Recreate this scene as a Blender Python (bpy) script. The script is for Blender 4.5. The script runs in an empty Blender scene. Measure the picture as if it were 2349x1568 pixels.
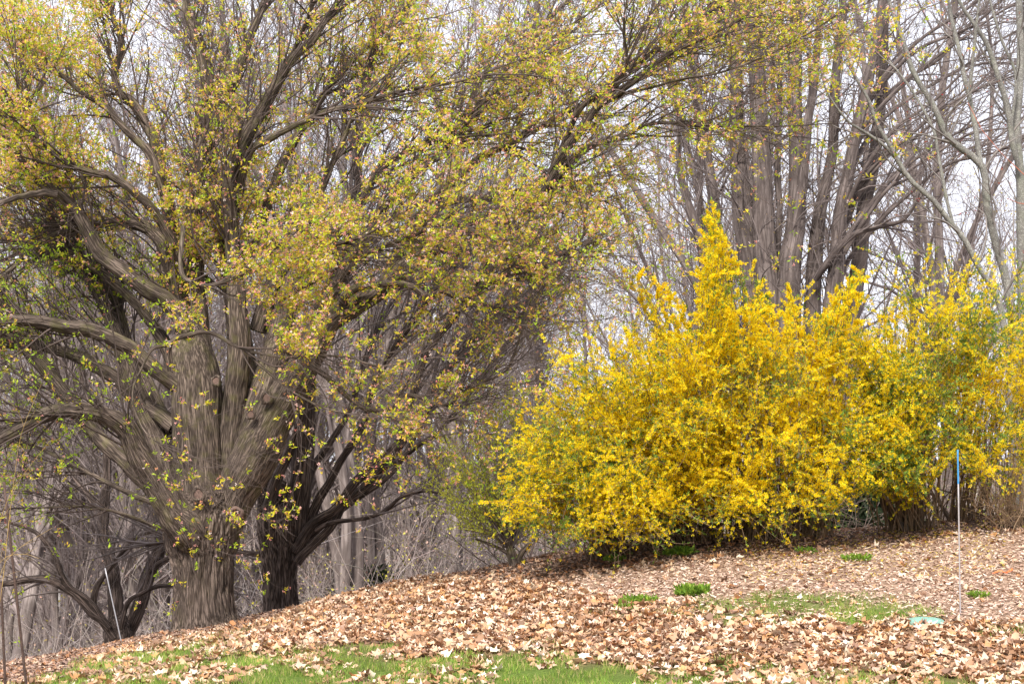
import bpy, math, random
import numpy as np
from mathutils import Vector

# ------------------------------------------------------------------ camera, world, sun
S = bpy.context.scene
col = S.collection
CX, CY, F, HZ = 1174.5, 784.0, 3724.6, 1176.0          # picture measures used to place things
PITCH = math.atan((HZ - CY) / F)
cam_d = bpy.data.cameras.new('camera')
cam = bpy.data.objects.new('camera', cam_d)
col.objects.link(cam)
cam_d.sensor_width = 36.0
cam_d.lens = F / 2349.0 * 36.0
cam_d.clip_end = 2000
cam.location = (0, 0, 0)
cam.rotation_euler = (math.pi / 2 + PITCH, 0, 0)
S.camera = cam

SUN_EL, SUN_AZ = 46.0, 196.0      # behind the camera, a little to its left (azimuth from +Y, clockwise)
w = bpy.data.worlds.new('World')
S.world = w
w.use_nodes = True
nt = w.node_tree
nt.nodes.clear()
sky = nt.nodes.new('ShaderNodeTexSky')
sky.sky_type = 'NISHITA'
sky.sun_disc = False
sky.sun_elevation = math.radians(SUN_EL)
sky.sun_rotation = math.radians(SUN_AZ)
sky.air_density = 1.0
sky.dust_density = 3.0
bg1 = nt.nodes.new('ShaderNodeBackground')
bg1.inputs['Strength'].default_value = 0.06
nt.links.new(sky.outputs[0], bg1.inputs[0])
# thin even cloud cover over the whole sky
tc = nt.nodes.new('ShaderNodeTexCoord')
cn = nt.nodes.new('ShaderNodeTexNoise')
cn.inputs['Scale'].default_value = 3.0
cn.inputs['Detail'].default_value = 5.0
cr = nt.nodes.new('ShaderNodeMapRange')
cr.inputs['From Min'].default_value = 0.3
cr.inputs['From Max'].default_value = 0.7
cr.inputs['To Min'].default_value = 0.82
cr.inputs['To Max'].default_value = 1.0
bg2 = nt.nodes.new('ShaderNodeBackground')
bg2.inputs['Color'].default_value = (0.88, 0.90, 1.0, 1)
bg2.inputs['Strength'].default_value = 0.78
mx = nt.nodes.new('ShaderNodeMixShader')
wo = nt.nodes.new('ShaderNodeOutputWorld')
nt.links.new(tc.outputs['Generated'], cn.inputs['Vector'])
nt.links.new(cn.outputs['Fac'], cr.inputs['Value'])
nt.links.new(cr.outputs[0], mx.inputs[0])
nt.links.new(bg1.outputs[0], mx.inputs[1])
nt.links.new(bg2.outputs[0], mx.inputs[2])
nt.links.new(mx.outputs[0], wo.inputs[0])

sd = bpy.data.lights.new('sun', 'SUN')
sd.energy = 3.0
sd.angle = math.radians(14)
sd.color = (1.0, 0.95, 0.87)
so = bpy.data.objects.new('sun', sd)
col.objects.link(so)
az, el = math.radians(SUN_AZ), math.radians(SUN_EL)
sdir = Vector((math.sin(az) * math.cos(el), math.cos(az) * math.cos(el), math.sin(el)))
so.rotation_euler = sdir.to_track_quat('Z', 'Y').to_euler()
so.location = sdir * 30

S.view_settings.view_transform = 'Standard'
S.view_settings.look = 'None'
S.view_settings.exposure = 1.1
S.view_settings.gamma = 1.0
S.render.engine = 'CYCLES'
S.cycles.max_bounces = 6
S.cycles.diffuse_bounces = 3
S.cycles.transmission_bounces = 4
S.cycles.use_denoising = True

# ------------------------------------------------------------------ helpers
RNG = np.random.default_rng(7)
random.seed(7)


def P(vx, vy, d):
    """picture point at depth d (metres along +Y) -> world"""
    X = (vx - CX) / F
    Z = (CY - vy) / F
    yy = math.cos(PITCH) - Z * math.sin(PITCH)
    zz = math.sin(PITCH) + Z * math.cos(PITCH)
    return np.array([X / yy * d, d, zz / yy * d])


def proj(p):
    """world -> picture"""
    p = np.asarray(p)
    c, s = math.cos(PITCH), math.sin(PITCH)
    f = p[..., 1] * c + p[..., 2] * s
    u = -p[..., 1] * s + p[..., 2] * c
    f = np.maximum(f, 0.01)
    return CX + p[..., 0] / f * F, CY - u / f * F


def nrm(v):
    return v / np.maximum(np.linalg.norm(v, axis=-1, keepdims=True), 1e-9)


def _hash(ix, iy, iz, seed):
    h = (ix * 374761393 + iy * 668265263 + iz * 2147483647 + seed * 1274126177) & 0xFFFFFFFF
    h = ((h ^ (h >> 13)) * 1274126177) & 0xFFFFFFFF
    h = (h ^ (h >> 16)) & 0xFFFFFFFF
    return (h & 0xFFFFFF) / float(0xFFFFFF)


def noise(p, seed=0):
    p = np.asarray(p, dtype=np.float64)
    i = np.floor(p).astype(np.int64)
    f = p - i
    f = f * f * (3 - 2 * f)
    out = 0
    for dx in (0, 1):
        for dy in (0, 1):
            for dz in (0, 1):
                wgt = (f[..., 0] if dx else 1 - f[..., 0]) * (f[..., 1] if dy else 1 - f[..., 1]) * (f[..., 2] if dz else 1 - f[..., 2])
                out = out + wgt * _hash(i[..., 0] + dx, i[..., 1] + dy, i[..., 2] + dz, seed)
    return out


def fbm(p, seed=0, octs=3):
    a, t, s = 0.5, 0, 0
    for k in range(octs):
        s = s + a * noise(np.asarray(p) * (2 ** k) + 17.3 * k, seed + k)
        t += a
        a *= 0.5
    return s / t


def make_mesh(name, V, Fc, mat, smooth=True, colr=None, bco=None):
    """V (n,3); Fc list of index arrays (m,k); colr per-vertex rgb; bco per-vertex bark coordinate"""
    V = np.asarray(V, dtype=np.float32).reshape(-1, 3)
    if not isinstance(Fc, list):
        Fc = [Fc]
    Fc = [np.asarray(f, dtype=np.int32) for f in Fc if len(f)]
    me = bpy.data.meshes.new(name)
    me.vertices.add(len(V))
    me.vertices.foreach_set('co', V.ravel())
    lv = np.concatenate([f.ravel() for f in Fc])
    cnt = np.concatenate([np.full(len(f), f.shape[1], np.int32) for f in Fc])
    st = np.concatenate([[0], np.cumsum(cnt)[:-1]]).astype(np.int32)
    me.loops.add(len(lv))
    me.loops.foreach_set('vertex_index', lv)
    me.polygons.add(len(cnt))
    me.polygons.foreach_set('loop_start', st)
    me.polygons.foreach_set('loop_total', cnt)
    if smooth:
        me.polygons.foreach_set('use_smooth', np.ones(len(cnt), dtype=bool))
    if colr is not None:
        a = me.attributes.new('tint', 'FLOAT_COLOR', 'POINT')
        c4 = np.ones((len(V), 4), dtype=np.float32)
        c4[:, :3] = colr
        a.data.foreach_set('color', c4.ravel())
    if bco is not None:
        a = me.attributes.new('bark', 'FLOAT_VECTOR', 'POINT')
        a.data.foreach_set('vector', np.asarray(bco, dtype=np.float32).ravel())
    me.update(calc_edges=True)
    me.validate()
    me.materials.append(mat)
    return me


def link(name, me, parent=None, **kw):
    o = bpy.data.objects.new(name, me)
    col.objects.link(o)
    if parent is not None:
        o.parent = parent
        o.matrix_parent_inverse = parent.matrix_world.inverted()
    for k, v in kw.items():
        o[k] = v
    return o


def thing(name, loc, label, cat, group=None):
    o = bpy.data.objects.new(name, None)
    o.empty_display_size = 0.3
    o.location = [float(a) for a in loc]
    col.objects.link(o)
    o.matrix_world = __import__('mathutils').Matrix.Translation(o.location)
    o['label'] = label
    o['category'] = cat
    if group:
        o['group'] = group
    return o


def tubes(Pn, Rn, k, phase=None, rough=0.0, seed=0, cap=False):
    """Pn (B,n,3) centre lines, Rn (B,n) radii -> verts, quads, bark coordinate"""
    B, n, _ = Pn.shape
    T = np.empty_like(Pn)
    T[:, 1:-1] = Pn[:, 2:] - Pn[:, :-2]
    T[:, 0] = Pn[:, 1] - Pn[:, 0]
    T[:, -1] = Pn[:, -1] - Pn[:, -2]
    T = nrm(T)
    mean = nrm(T.mean(axis=1))
    ref = np.where(np.abs(mean[:, 1:2]) < 0.8, np.array([[0., 1., 0.]]), np.array([[1., 0., 0.]]))
    N = nrm(np.cross(T, ref[:, None, :]))
    Bn = np.cross(T, N)
    a = np.linspace(0, 2 * math.pi, k, endpoint=False)
    ca, sa = np.cos(a), np.sin(a)
    seg = np.linalg.norm(np.diff(Pn, axis=1), axis=2)
    s = np.concatenate([np.zeros((B, 1)), np.cumsum(seg, axis=1)], axis=1)
    off = RNG.uniform(0, 50, (B, 1))
    rr = np.repeat(Rn[:, :, None], k, axis=2)
    bc = np.stack([rr * ca[None, None], rr * sa[None, None], np.repeat((s + off)[:, :, None], k, axis=2)], axis=-1)
    if rough:
        q = bc * np.array([1, 1, 0.5])
        lob = fbm(q * np.array([3.0, 3.0, 1.6]), seed + 3, 2) - 0.5                 # swellings
        q2 = bc.copy()
        q2[..., :2] += 0.008 * (noise(bc * 9, seed + 5)[..., None] - 0.5)
        ridge = np.abs(noise(q2 * np.array([29, 29, 1.7]), seed + 9) - 0.5) * 2       # fissures along the limb
        ridge2 = noise(q2 * np.array([48, 48, 8]), seed + 11)
        rr = rr * (1 + 0.34 * lob * min(1, rough * 1.2)) + rough * np.minimum(1, rr / 0.12) * (0.050 * (np.minimum(ridge, 0.40) / 0.40 - 1) + 0.010 * (ridge2 - 0.5))
    V = Pn[:, :, None, :] + rr[..., None] * (ca[None, None, :, None] * N[:, :, None, :] + sa[None, None, :, None] * Bn[:, :, None, :])
    idx = np.arange(B * n * k).reshape(B, n, k)
    i0 = idx[:, :-1, :]
    i1 = idx[:, 1:, :]
    Q = np.stack([i0, np.roll(i0, -1, axis=2), np.roll(i1, -1, axis=2), i1], axis=-1).reshape(-1, 4)
    fl = [Q]
    if cap:
        fl.append(idx[:, -1, :].reshape(-1, k))
    return V.reshape(-1, 3), fl, bc.reshape(-1, 3)


def spline(pts, n):
    """Catmull-Rom through rows of pts, n samples evenly by length"""
    pts = np.asarray(pts, dtype=float)
    p = np.vstack([2 * pts[0] - pts[1], pts, 2 * pts[-1] - pts[-2]])
    out = []
    for i in range(len(pts) - 1):
        t = np.linspace(0, 1, 12, endpoint=(i == len(pts) - 2))[:, None]
        a, b, c, d = p[i], p[i + 1], p[i + 2], p[i + 3]
        out.append(0.5 * ((2 * b) + (-a + c) * t + (2 * a - 5 * b + 4 * c - d) * t ** 2 + (-a + 3 * b - 3 * c + d) * t ** 3))
    q = np.vstack(out)
    s = np.concatenate([[0], np.cumsum(np.linalg.norm(np.diff(q[:, :3], axis=0), axis=1))])
    ts = np.linspace(0, s[-1], n)
    return np.stack([np.interp(ts, s, q[:, j]) for j in range(q.shape[1])], axis=1)


def limb(pts, d0, d1, n=40, w1=None):
    """pts rows (vx, vy, width) from the base outward, depth from d0 to d1 -> centre line, radii"""
    m = len(pts)
    rows = []
    L = [0]
    for i in range(1, m):
        L.append(L[-1] + math.hypot(pts[i][0] - pts[i - 1][0], pts[i][1] - pts[i - 1][1]))
    for i, (x, y, wd) in enumerate(pts):
        d = d0 + (d1 - d0) * L[i] / L[-1]
        q = P(x, y, d)
        rows.append([*q, wd / 2 / F * d])
    s = spline(rows, n)
    return s[:, :3], np.maximum(s[:, 3], 0.003)


def grow(St, D, L, R0, n, wander=0.2, trop=(0, 0, 0), taper=0.25, rng=RNG, sag=0.0):
    B = len(St)
    Pn = np.empty((B, n, 3))
    Pn[:, 0] = St
    d = nrm(D)
    step = (L / (n - 1))[:, None]
    tr = np.asarray(trop, float)
    tw = np.zeros((B, 3))
    for i in range(1, n):
        tw = 0.6 * tw + rng.normal(0, wander, (B, 3))
        d = nrm(d + tw + tr + np.array([0, 0, -sag * i / n]))
        Pn[:, i] = Pn[:, i - 1] + d * step
    Rn = R0[:, None] * np.linspace(1, taper, n)[None]
    return Pn, Rn


def spawn(Pn, Rn, m, t0=0.2, t1=1.0, ang=(0.5, 1.0), rr=0.6, rng=RNG, minr=0.0015, bias=(0, 0, 0)):
    """m children of every branch: starts, directions, radii, parent t"""
    B, n, _ = Pn.shape
    t = rng.uniform(t0, t1, (B, m)) * (n - 1.001)
    i = t.astype(int)
    f = (t - i)[..., None]
    b = np.arange(B)[:, None]
    p = Pn[b, i] * (1 - f) + Pn[b, i + 1] * f
    T = nrm(Pn[b, i + 1] - Pn[b, i])
    r = Rn[b, i]
    q = nrm(np.cross(T, rng.normal(size=T.shape)))
    a = rng.uniform(ang[0], ang[1], (B, m, 1))
    D = nrm(np.cos(a) * T + np.sin(a) * q + np.asarray(bias, float))
    return p.reshape(-1, 3), D.reshape(-1, 3), np.maximum(r.reshape(-1) * rr, minr), (t / (n - 1)).reshape(-1)


def inview(p, m=0.12, dmin=4):
    vx, vy = proj(p)
    return (vx > -2349 * m) & (vx < 2349 * (1 + m)) & (vy > -1568 * m) & (vy < 1568 * (1 + m)) & (p[..., 1] > dmin)


def petals(C, A, size, width, open_=0.7, rng=RNG, npet=4, cup=0.0):
    """npet quads round each centre C with axis A -> verts (B*npet*4,3), quads"""
    B = len(C)
    A = nrm(A)
    q = nrm(np.cross(A, rng.normal(size=A.shape)))
    r = np.cross(A, q)
    out = np.empty((B, npet, 3, 3))
    ph = rng.uniform(0, 6.28, B)
    for k in range(npet):
        th = ph + 2 * math.pi * k / npet + rng.normal(0, 0.2, B)
        rad = np.cos(th)[:, None] * q + np.sin(th)[:, None] * r
        side = nrm(np.cross(A, rad))
        op = open_ + rng.normal(0, 0.15, (B, 1))
        dr = nrm(rad * op + A * (1 - op))
        ln = (size * rng.uniform(0.75, 1.15, B))[:, None]
        wd = ln * width
        out[:, k, 0] = C
        out[:, k, 1] = C + dr * ln * 0.72 + side * wd * 0.6
        out[:, k, 2] = C + dr * ln - side * wd * 0.3
    n = B * npet
    return out.reshape(-1, 3), np.arange(n * 3).reshape(n, 3)


def leaves(C, D, size, width, rng=RNG):
    """one folded diamond leaf each: base C, direction D"""
    B = len(C)
    D = nrm(D)
    s = nrm(np.cross(D, rng.normal(size=D.shape)))
    up = np.cross(D, s)
    L = size[:, None]
    out = np.empty((B, 4, 3))
    out[:, 0] = C
    out[:, 1] = C + D * L * 0.45 + s * L * width * 0.5 + up * L * 0.08
    out[:, 2] = C + D * L - up * L * 0.12
    out[:, 3] = C + D * L * 0.45 - s * L * width * 0.5 + up * L * 0.08
    return out.reshape(-1, 3), np.arange(B * 4).reshape(B, 4)


def pick(pal, n, rng=RNG, var=0.12):
    pal = np.asarray(pal, float)
    c = pal[rng.integers(0, len(pal), n)]
    return np.clip(c * rng.uniform(1 - var, 1 + var, (n, 1)) * rng.uniform(0.96, 1.04, (n, 3)), 0, 1)


class Bag:
    def __init__(s):
        s.V, s.F3, s.F4, s.C, s.n = [], [], [], [], 0

    def add(s, V, Fq, C):
        V = np.asarray(V).reshape(-1, 3)
        C = np.asarray(C, float)
        if C.ndim == 1:
            C = np.repeat(C[None], len(V), 0)
        elif len(C) != len(V):
            C = np.repeat(C, len(V) // len(C), 0)
        for f in (Fq if isinstance(Fq, list) else [Fq]):
            (s.F3 if f.shape[1] == 3 else s.F4).append(f + s.n)
        s.V.append(V)
        s.C.append(C)
        s.n += len(V)

    def mesh(s, name, mat, smooth=False):
        fl = []
        if s.F3:
            fl.append(np.concatenate(s.F3))
        if s.F4:
            fl.append(np.concatenate(s.F4))
        return make_mesh(name, np.concatenate(s.V), fl, mat, smooth, np.concatenate(s.C))


# ------------------------------------------------------------------ materials
def new_mat(name):
    m = bpy.data.materials.new(name)
    m.use_nodes = True
    m.node_tree.nodes.clear()
    return m, m.node_tree, m.node_tree.nodes.new, m.node_tree.links.new


def tint_mat(name, trans=0.3, rough=0.6, spec=0.25):
    m, t, N, Lk = new_mat(name)
    at = N('ShaderNodeAttribute'); at.attribute_name = 'tint'
    p = N('ShaderNodeBsdfPrincipled')
    p.inputs['Roughness'].default_value = rough
    p.inputs['Specular IOR Level'].default_value = spec
    Lk(at.outputs['Color'], p.inputs['Base Color'])
    o = N('ShaderNodeOutputMaterial')
    if trans:
        tr = N('ShaderNodeBsdfTranslucent')
        Lk(at.outputs['Color'], tr.inputs['Color'])
        mx = N('ShaderNodeMixShader'); mx.inputs[0].default_value = trans
        Lk(p.outputs[0], mx.inputs[1]); Lk(tr.outputs[0], mx.inputs[2]); Lk(mx.outputs[0], o.inputs[0])
    else:
        Lk(p.outputs[0], o.inputs[0])
    return m


def bark_mat(name, dark, light, moss=None, sc=30, str_=6, bump=0.6, dist=0.02, mossamt=0.35):
    m, t, N, Lk = new_mat(name)
    at = N('ShaderNodeAttribute'); at.attribute_name = 'bark'
    mp = N('ShaderNodeMapping'); mp.inputs['Scale'].default_value = (sc, sc, sc / str_)
    Lk(at.outputs['Vector'], mp.inputs['Vector'])
    n1 = N('ShaderNodeTexNoise'); n1.inputs['Scale'].default_value = 1.0; n1.inputs['Detail'].default_value = 2.5; n1.inputs['Roughness'].default_value = 0.6
    n1.inputs['Distortion'].default_value = 0.15
    Lk(mp.outputs[0], n1.inputs['Vector'])
    sb = N('ShaderNodeMath'); sb.operation = 'SUBTRACT'; sb.inputs[1].default_value = 0.5; Lk(n1.outputs['Fac'], sb.inputs[0])
    ab = N('ShaderNodeMath'); ab.operation = 'ABSOLUTE'; Lk(sb.outputs[0], ab.inputs[0])
    vr = N('ShaderNodeMapRange'); vr.inputs['From Max'].default_value = 0.13
    Lk(ab.outputs[0], vr.inputs['Value'])
    nf = N('ShaderNodeTexNoise'); nf.inputs['Scale'].default_value = 2.7; nf.inputs['Detail'].default_value = 6; nf.inputs['Roughness'].default_value = 0.7
    Lk(mp.outputs[0], nf.inputs['Vector'])
    mu = N('ShaderNodeMath'); mu.operation = 'MULTIPLY'
    Lk(vr.outputs[0], mu.inputs[0]); Lk(nf.outputs['Fac'], mu.inputs[1])
    cr = N('ShaderNodeValToRGB')
    cr.color_ramp.elements[0].position = 0.08; cr.color_ramp.elements[0].color = (*dark, 1)
    cr.color_ramp.elements[1].position = 0.62; cr.color_ramp.elements[1].color = (*light, 1)
    Lk(mu.outputs[0], cr.inputs[0])
    # broad patches of lighter and darker bark
    n2 = N('ShaderNodeTexNoise'); n2.inputs['Scale'].default_value = 3.0; n2.inputs['Detail'].default_value = 4
    Lk(at.outputs['Vector'], n2.inputs['Vector'])
    hs = N('ShaderNodeHueSaturation')
    mr = N('ShaderNodeMapRange'); mr.inputs['From Min'].default_value = 0.3; mr.inputs['From Max'].default_value = 0.7
    mr.inputs['To Min'].default_value = 0.75; mr.inputs['To Max'].default_value = 1.25
    Lk(n2.outputs['Fac'], mr.inputs['Value']); Lk(mr.outputs[0], hs.inputs['Value']); Lk(cr.outputs[0], hs.inputs['Color'])
    last = hs.outputs[0]
    if moss:
        n3 = N('ShaderNodeTexNoise'); n3.inputs['Scale'].default_value = 5.0; n3.inputs['Detail'].default_value = 6
        Lk(at.outputs['Vector'], n3.inputs['Vector'])
        m3 = N('ShaderNodeMapRange'); m3.inputs['From Min'].default_value = 0.5; m3.inputs['From Max'].default_value = 0.72; m3.inputs['To Max'].default_value = mossamt
        Lk(n3.outputs['Fac'], m3.inputs['Value'])
        mm = N('ShaderNodeMix'); mm.data_type = 'RGBA'
        Lk(m3.outputs[0], mm.inputs[0]); Lk(last, mm.inputs[6]); mm.inputs[7].default_value = (*moss, 1)
        last = mm.outputs[2]
    bp = N('ShaderNodeBump'); bp.inputs['Strength'].default_value = bump; bp.inputs['Distance'].default_value = dist
    Lk(mu.outputs[0], bp.inputs['Height'])
    p = N('ShaderNodeBsdfPrincipled'); p.inputs['Roughness'].default_value = 0.85; p.inputs['Specular IOR Level'].default_value = 0.2
    Lk(last, p.inputs['Base Color']); Lk(bp.outputs[0], p.inputs['Normal'])
    o = N('ShaderNodeOutputMaterial'); Lk(p.outputs[0], o.inputs[0])
    return m


def plain_mat(name, c, rough=0.7, metal=0.0, var=0.25, scale=20, bump=0.0):
    m, t, N, Lk = new_mat(name)
    tc = N('ShaderNodeTexCoord')
    n = N('ShaderNodeTexNoise'); n.inputs['Scale'].default_value = scale; n.inputs['Detail'].default_value = 5
    Lk(tc.outputs['Object'], n.inputs['Vector'])
    mr = N('ShaderNodeMapRange'); mr.inputs['From Min'].default_value = 0.3; mr.inputs['From Max'].default_value = 0.7
    mr.inputs['To Min'].default_value = 1 - var; mr.inputs['To Max'].default_value = 1 + var
    hs = N('ShaderNodeHueSaturation'); hs.inputs['Color'].default_value = (*c, 1)
    Lk(n.outputs['Fac'], mr.inputs['Value']); Lk(mr.outputs[0], hs.inputs['Value'])
    p = N('ShaderNodeBsdfPrincipled'); p.inputs['Roughness'].default_value = rough; p.inputs['Metallic'].default_value = metal
    p.inputs['Specular IOR Level'].default_value = 0.3
    Lk(hs.outputs[0], p.inputs['Base Color'])
    if bump:
        bp = N('ShaderNodeBump'); bp.inputs['Strength'].default_value = bump; bp.inputs['Distance'].default_value = 0.01
        Lk(n.outputs['Fac'], bp.inputs['Height']); Lk(bp.outputs[0], p.inputs['Normal'])
    o = N('ShaderNodeOutputMaterial'); Lk(p.outputs[0], o.inputs[0])
    return m


M_bark = bark_mat('bark_furrowed', (0.055, 0.040, 0.032), (0.255, 0.192, 0.158), moss=(0.14, 0.12, 0.05), sc=32, str_=20, bump=0.9, dist=0.03, mossamt=0.15)
M_limb = bark_mat('bark_limb', (0.045, 0.033, 0.026), (0.235, 0.18, 0.145), moss=(0.15, 0.14, 0.05), sc=34, str_=14, bump=0.8, dist=0.015, mossamt=0.5)
M_dark = bark_mat('bark_dark', (0.035, 0.025, 0.021), (0.205, 0.152, 0.13), sc=30, str_=18, bump=0.9, dist=0.02)
M_beech = bark_mat('bark_smooth_grey', (0.085, 0.066, 0.060), (0.185, 0.15, 0.138), sc=9, str_=9, bump=0.3, dist=0.01)
M_wood_haze = bark_mat('bark_distant_grey_haze', (0.15, 0.12, 0.11), (0.30, 0.25, 0.23), sc=9, str_=9, bump=0.3, dist=0.01)  # grey bark paled to paint haze over the distant wood
M_maple = bark_mat('bark_pale_grey', (0.13, 0.12, 0.108), (0.31, 0.30, 0.27), moss=(0.22, 0.24, 0.16), sc=35, str_=1.2, bump=0.5, dist=0.006)
M_birch = bark_mat('bark_white', (0.35, 0.33, 0.31), (0.82, 0.80, 0.78), sc=12, str_=0.4, bump=0.2, dist=0.004)
M_twig = plain_mat('twig_brown', (0.088, 0.064, 0.054), 0.8, var=0.3, scale=3)
M_twiggrey = plain_mat('twig_grey', (0.150, 0.120, 0.112), 0.8, var=0.3, scale=3)
M_twigfar_haze = plain_mat('twig_far_haze', (0.24, 0.195, 0.185), 0.8, var=0.3, scale=3)  # twig colour lightened, distance haze painted in
M_twigpale = plain_mat('twig_pale', (0.20, 0.175, 0.16), 0.8, var=0.3, scale=3)
M_cane = plain_mat('cane_tan', (0.27, 0.185, 0.115), 0.75, var=0.35, scale=4)
M_cane_dark = plain_mat('cane_brown', (0.12, 0.085, 0.06), 0.8, var=0.35, scale=6)
M_leaf = tint_mat('foliage', 0.45)
M_petal = tint_mat('petal', 0.5, 0.65, 0.15)
M_dry = tint_mat('dry_leaf', 0.12, 0.6, 0.3)
M_chip = tint_mat('wood_chip', 0.0, 0.8, 0.2)
M_brush = tint_mat('brush_twig', 0.0, 0.85, 0.15)
M_cut = plain_mat('cut_wood', (0.155, 0.10, 0.08), 0.85, var=0.3, scale=30, bump=0.3)
M_hole_shade = plain_mat('hollow_shade', (0.03, 0.02, 0.016), 0.95)  # near-black colour stands for the shade inside a knot hole
M_rust = plain_mat('rusty_steel', (0.09, 0.055, 0.045), 0.7, 0.4, 0.35, 60, 0.3)
M_blue = plain_mat('blue_paint', (0.05, 0.24, 0.50), 0.4, 0.0, 0.12, 30)
M_fibre = plain_mat('grey_fibreglass', (0.34, 0.31, 0.31), 0.55, 0.0, 0.12, 30)
M_alu = plain_mat('pale_metal', (0.38, 0.37, 0.39), 0.4, 0.3, 0.12, 30)
M_teal = plain_mat('teal_plastic', (0.20, 0.36, 0.30), 0.55, 0.0, 0.15, 25)
M_orange = plain_mat('orange_ribbon', (0.85, 0.16, 0.05), 0.5)
M_redtwig = plain_mat('red_twig', (0.42, 0.13, 0.08), 0.6, var=0.3, scale=8)
M_ochretwig = plain_mat('ochre_twig', (0.42, 0.27, 0.10), 0.7, var=0.3, scale=8)
M_conifer = plain_mat('dark_evergreen', (0.035, 0.06, 0.03), 0.8, var=0.4, scale=6)

# ------------------------------------------------------------------ ground
crest = np.array([(-900, 1900), (-300, 1690), (0, 1556), (120, 1515), (250, 1478), (400, 1447), (540, 1427), (700, 1393), (850, 1352), (1000, 1330), (1150, 1300),
                  (1300, 1264), (1550, 1234), (2050, 1212), (2200, 1197), (2349, 1182), (2700, 1155), (3400, 1120)], float)
_cp = np.array([P(a, b, 25.0) for a, b in crest])


def ground(x, y):
    x = np.asarray(x, float)
    y = np.asarray(y, float)
    xs = np.linspace(-0.8, 0.8, 5)
    zc = sum(np.interp(x + q, _cp[:, 0], _cp[:, 2]) for q in xs) / 5
    zn = -1.60 + 0.03 * np.clip(x, -2, 8) * 0.5
    t = np.clip((y - 15) / 10, 0, 1)
    t = t * 0.75 + 0.25 * (t * t * (3 - 2 * t))
    near = zn + (1 - np.clip(y / 15, 0, 1)) * (-1.62 - zn)
    z = near + (zc - near) * t
    b = np.clip(y - 25, 0, None)
    fall = np.where(b < 10, 0.011 * b * b, 1.1 + 0.22 * (b - 10))
    fall = np.minimum(fall, 4.2 + 0.02 * b)
    lo = zc - fall
    lo = np.maximum(lo, -7.5)
    hill = np.clip((y - 62) / 60, 0, 1)
    hill = hill * hill * (3 - 2 * hill)
    z = np.where(y > 25, lo + hill * (3.8 - lo) * 1.0, z)
    z = z + 0.05 * (fbm(np.stack([x * 0.7, y * 0.7, 0 * x], -1), 3, 2) - 0.5) * np.clip(y / 8, 0, 1)
    return z


def gpt(vx, vy):
    """where the sight line through a picture point meets the ground"""
    prev = None
    for d in np.arange(8, 60, 0.1):
        q = P(vx, vy, d)
        if q[2] < ground(q[0], q[1]):
            return np.array([q[0], q[1], float(ground(q[0], q[1]))])
    q = P(vx, vy, 25)
    return np.array([q[0], q[1], float(ground(q[0], q[1]))])


def smooth(a, b, x):
    t = np.clip((x - a) / (b - a), 0, 1)
    return t * t * (3 - 2 * t)


def zones(x, y):
    """cover of the slope: grass, leaves, chips, mulch in 0..1, laid out over the place"""
    z = ground(x, y)
    vx, vy = proj(np.stack([x, y, z], -1))
    q = np.stack([x * 1.3, y * 0.55, 0 * x], -1)
    n1 = fbm(q, 21, 3)
    n2 = fbm(q * 2.3, 41, 3)
    cr_ = np.interp(vx, crest[:, 0], crest[:, 1])
    dn = vy - cr_                                   # rows below the brow of the slope
    # mulch along the brow; its dark tone also paints shade under the shrubs
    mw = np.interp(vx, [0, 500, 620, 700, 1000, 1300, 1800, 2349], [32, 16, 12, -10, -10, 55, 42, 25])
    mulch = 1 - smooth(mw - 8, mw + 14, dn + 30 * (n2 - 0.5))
    # chips: pale band on the right
    ctop, cbot = mw, np.interp(vx, [900, 1100, 1350, 1700, 2050, 2349], [0, 30, 110, 170, 215, 260])
    chips = smooth(950, 1250, vx) * (1 - smooth(cbot - 18, cbot + 18, dn + 50 * (n1 - 0.5))) * (1 - mulch)
    # grass: strip along the bottom and left corner, patches on the right
    gl = np.interp(vx, [-200, 0, 300, 620, 900, 1250, 1500, 2349], [1500, 1535, 1490, 1492, 1515, 1508, 1520, 1575])
    grass = smooth(-30, 30, vy - gl + 90 * (n1 - 0.5))
    up = smooth(60, 0, np.abs(vx - 480) / 4.5) * smooth(0, 18, dn - mw) * smooth(0.42, 0.58, n2)
    grass = np.maximum(grass, up)
    for cx_, cy_, rx, ry, a in ((1830, 1385, 240, 26, 0.8), (2030, 1412, 150, 28, 1.0), (1750, 1420, 160, 14, 0.55), (1480, 1408, 150, 12, 0.45), (1230, 1480, 60, 8, 0.4), (2300, 1450, 70, 16, 0.7),
                               (1680, 1530, 130, 22, 0.8), (930, 1420, 90, 12, 0.35), (830, 1490, 120, 14, 0.7)):
        e = ((vx - cx_) / rx) ** 2 + ((vy - cy_) / ry) ** 2
        grass = np.maximum(grass, a * (1 - smooth(0.3, 1.3, e + 1.6 * (n2 - 0.5))))
    grass = grass * (1 - mulch)
    leaf = (1 - mulch) * (1 - chips)
    lg = np.interp(vx, [0, 300, 700, 1000, 1400, 1700, 2349], [0.32, 0.42, 0.40, 0.30, 0.34, 0.5, 0.85])
    leaf = leaf * np.where(grass > 0.45, lg * smooth(0.32, 0.62, n2) * 1.5, 1.0)
    return grass, leaf, chips, mulch, vx, vy


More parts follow.
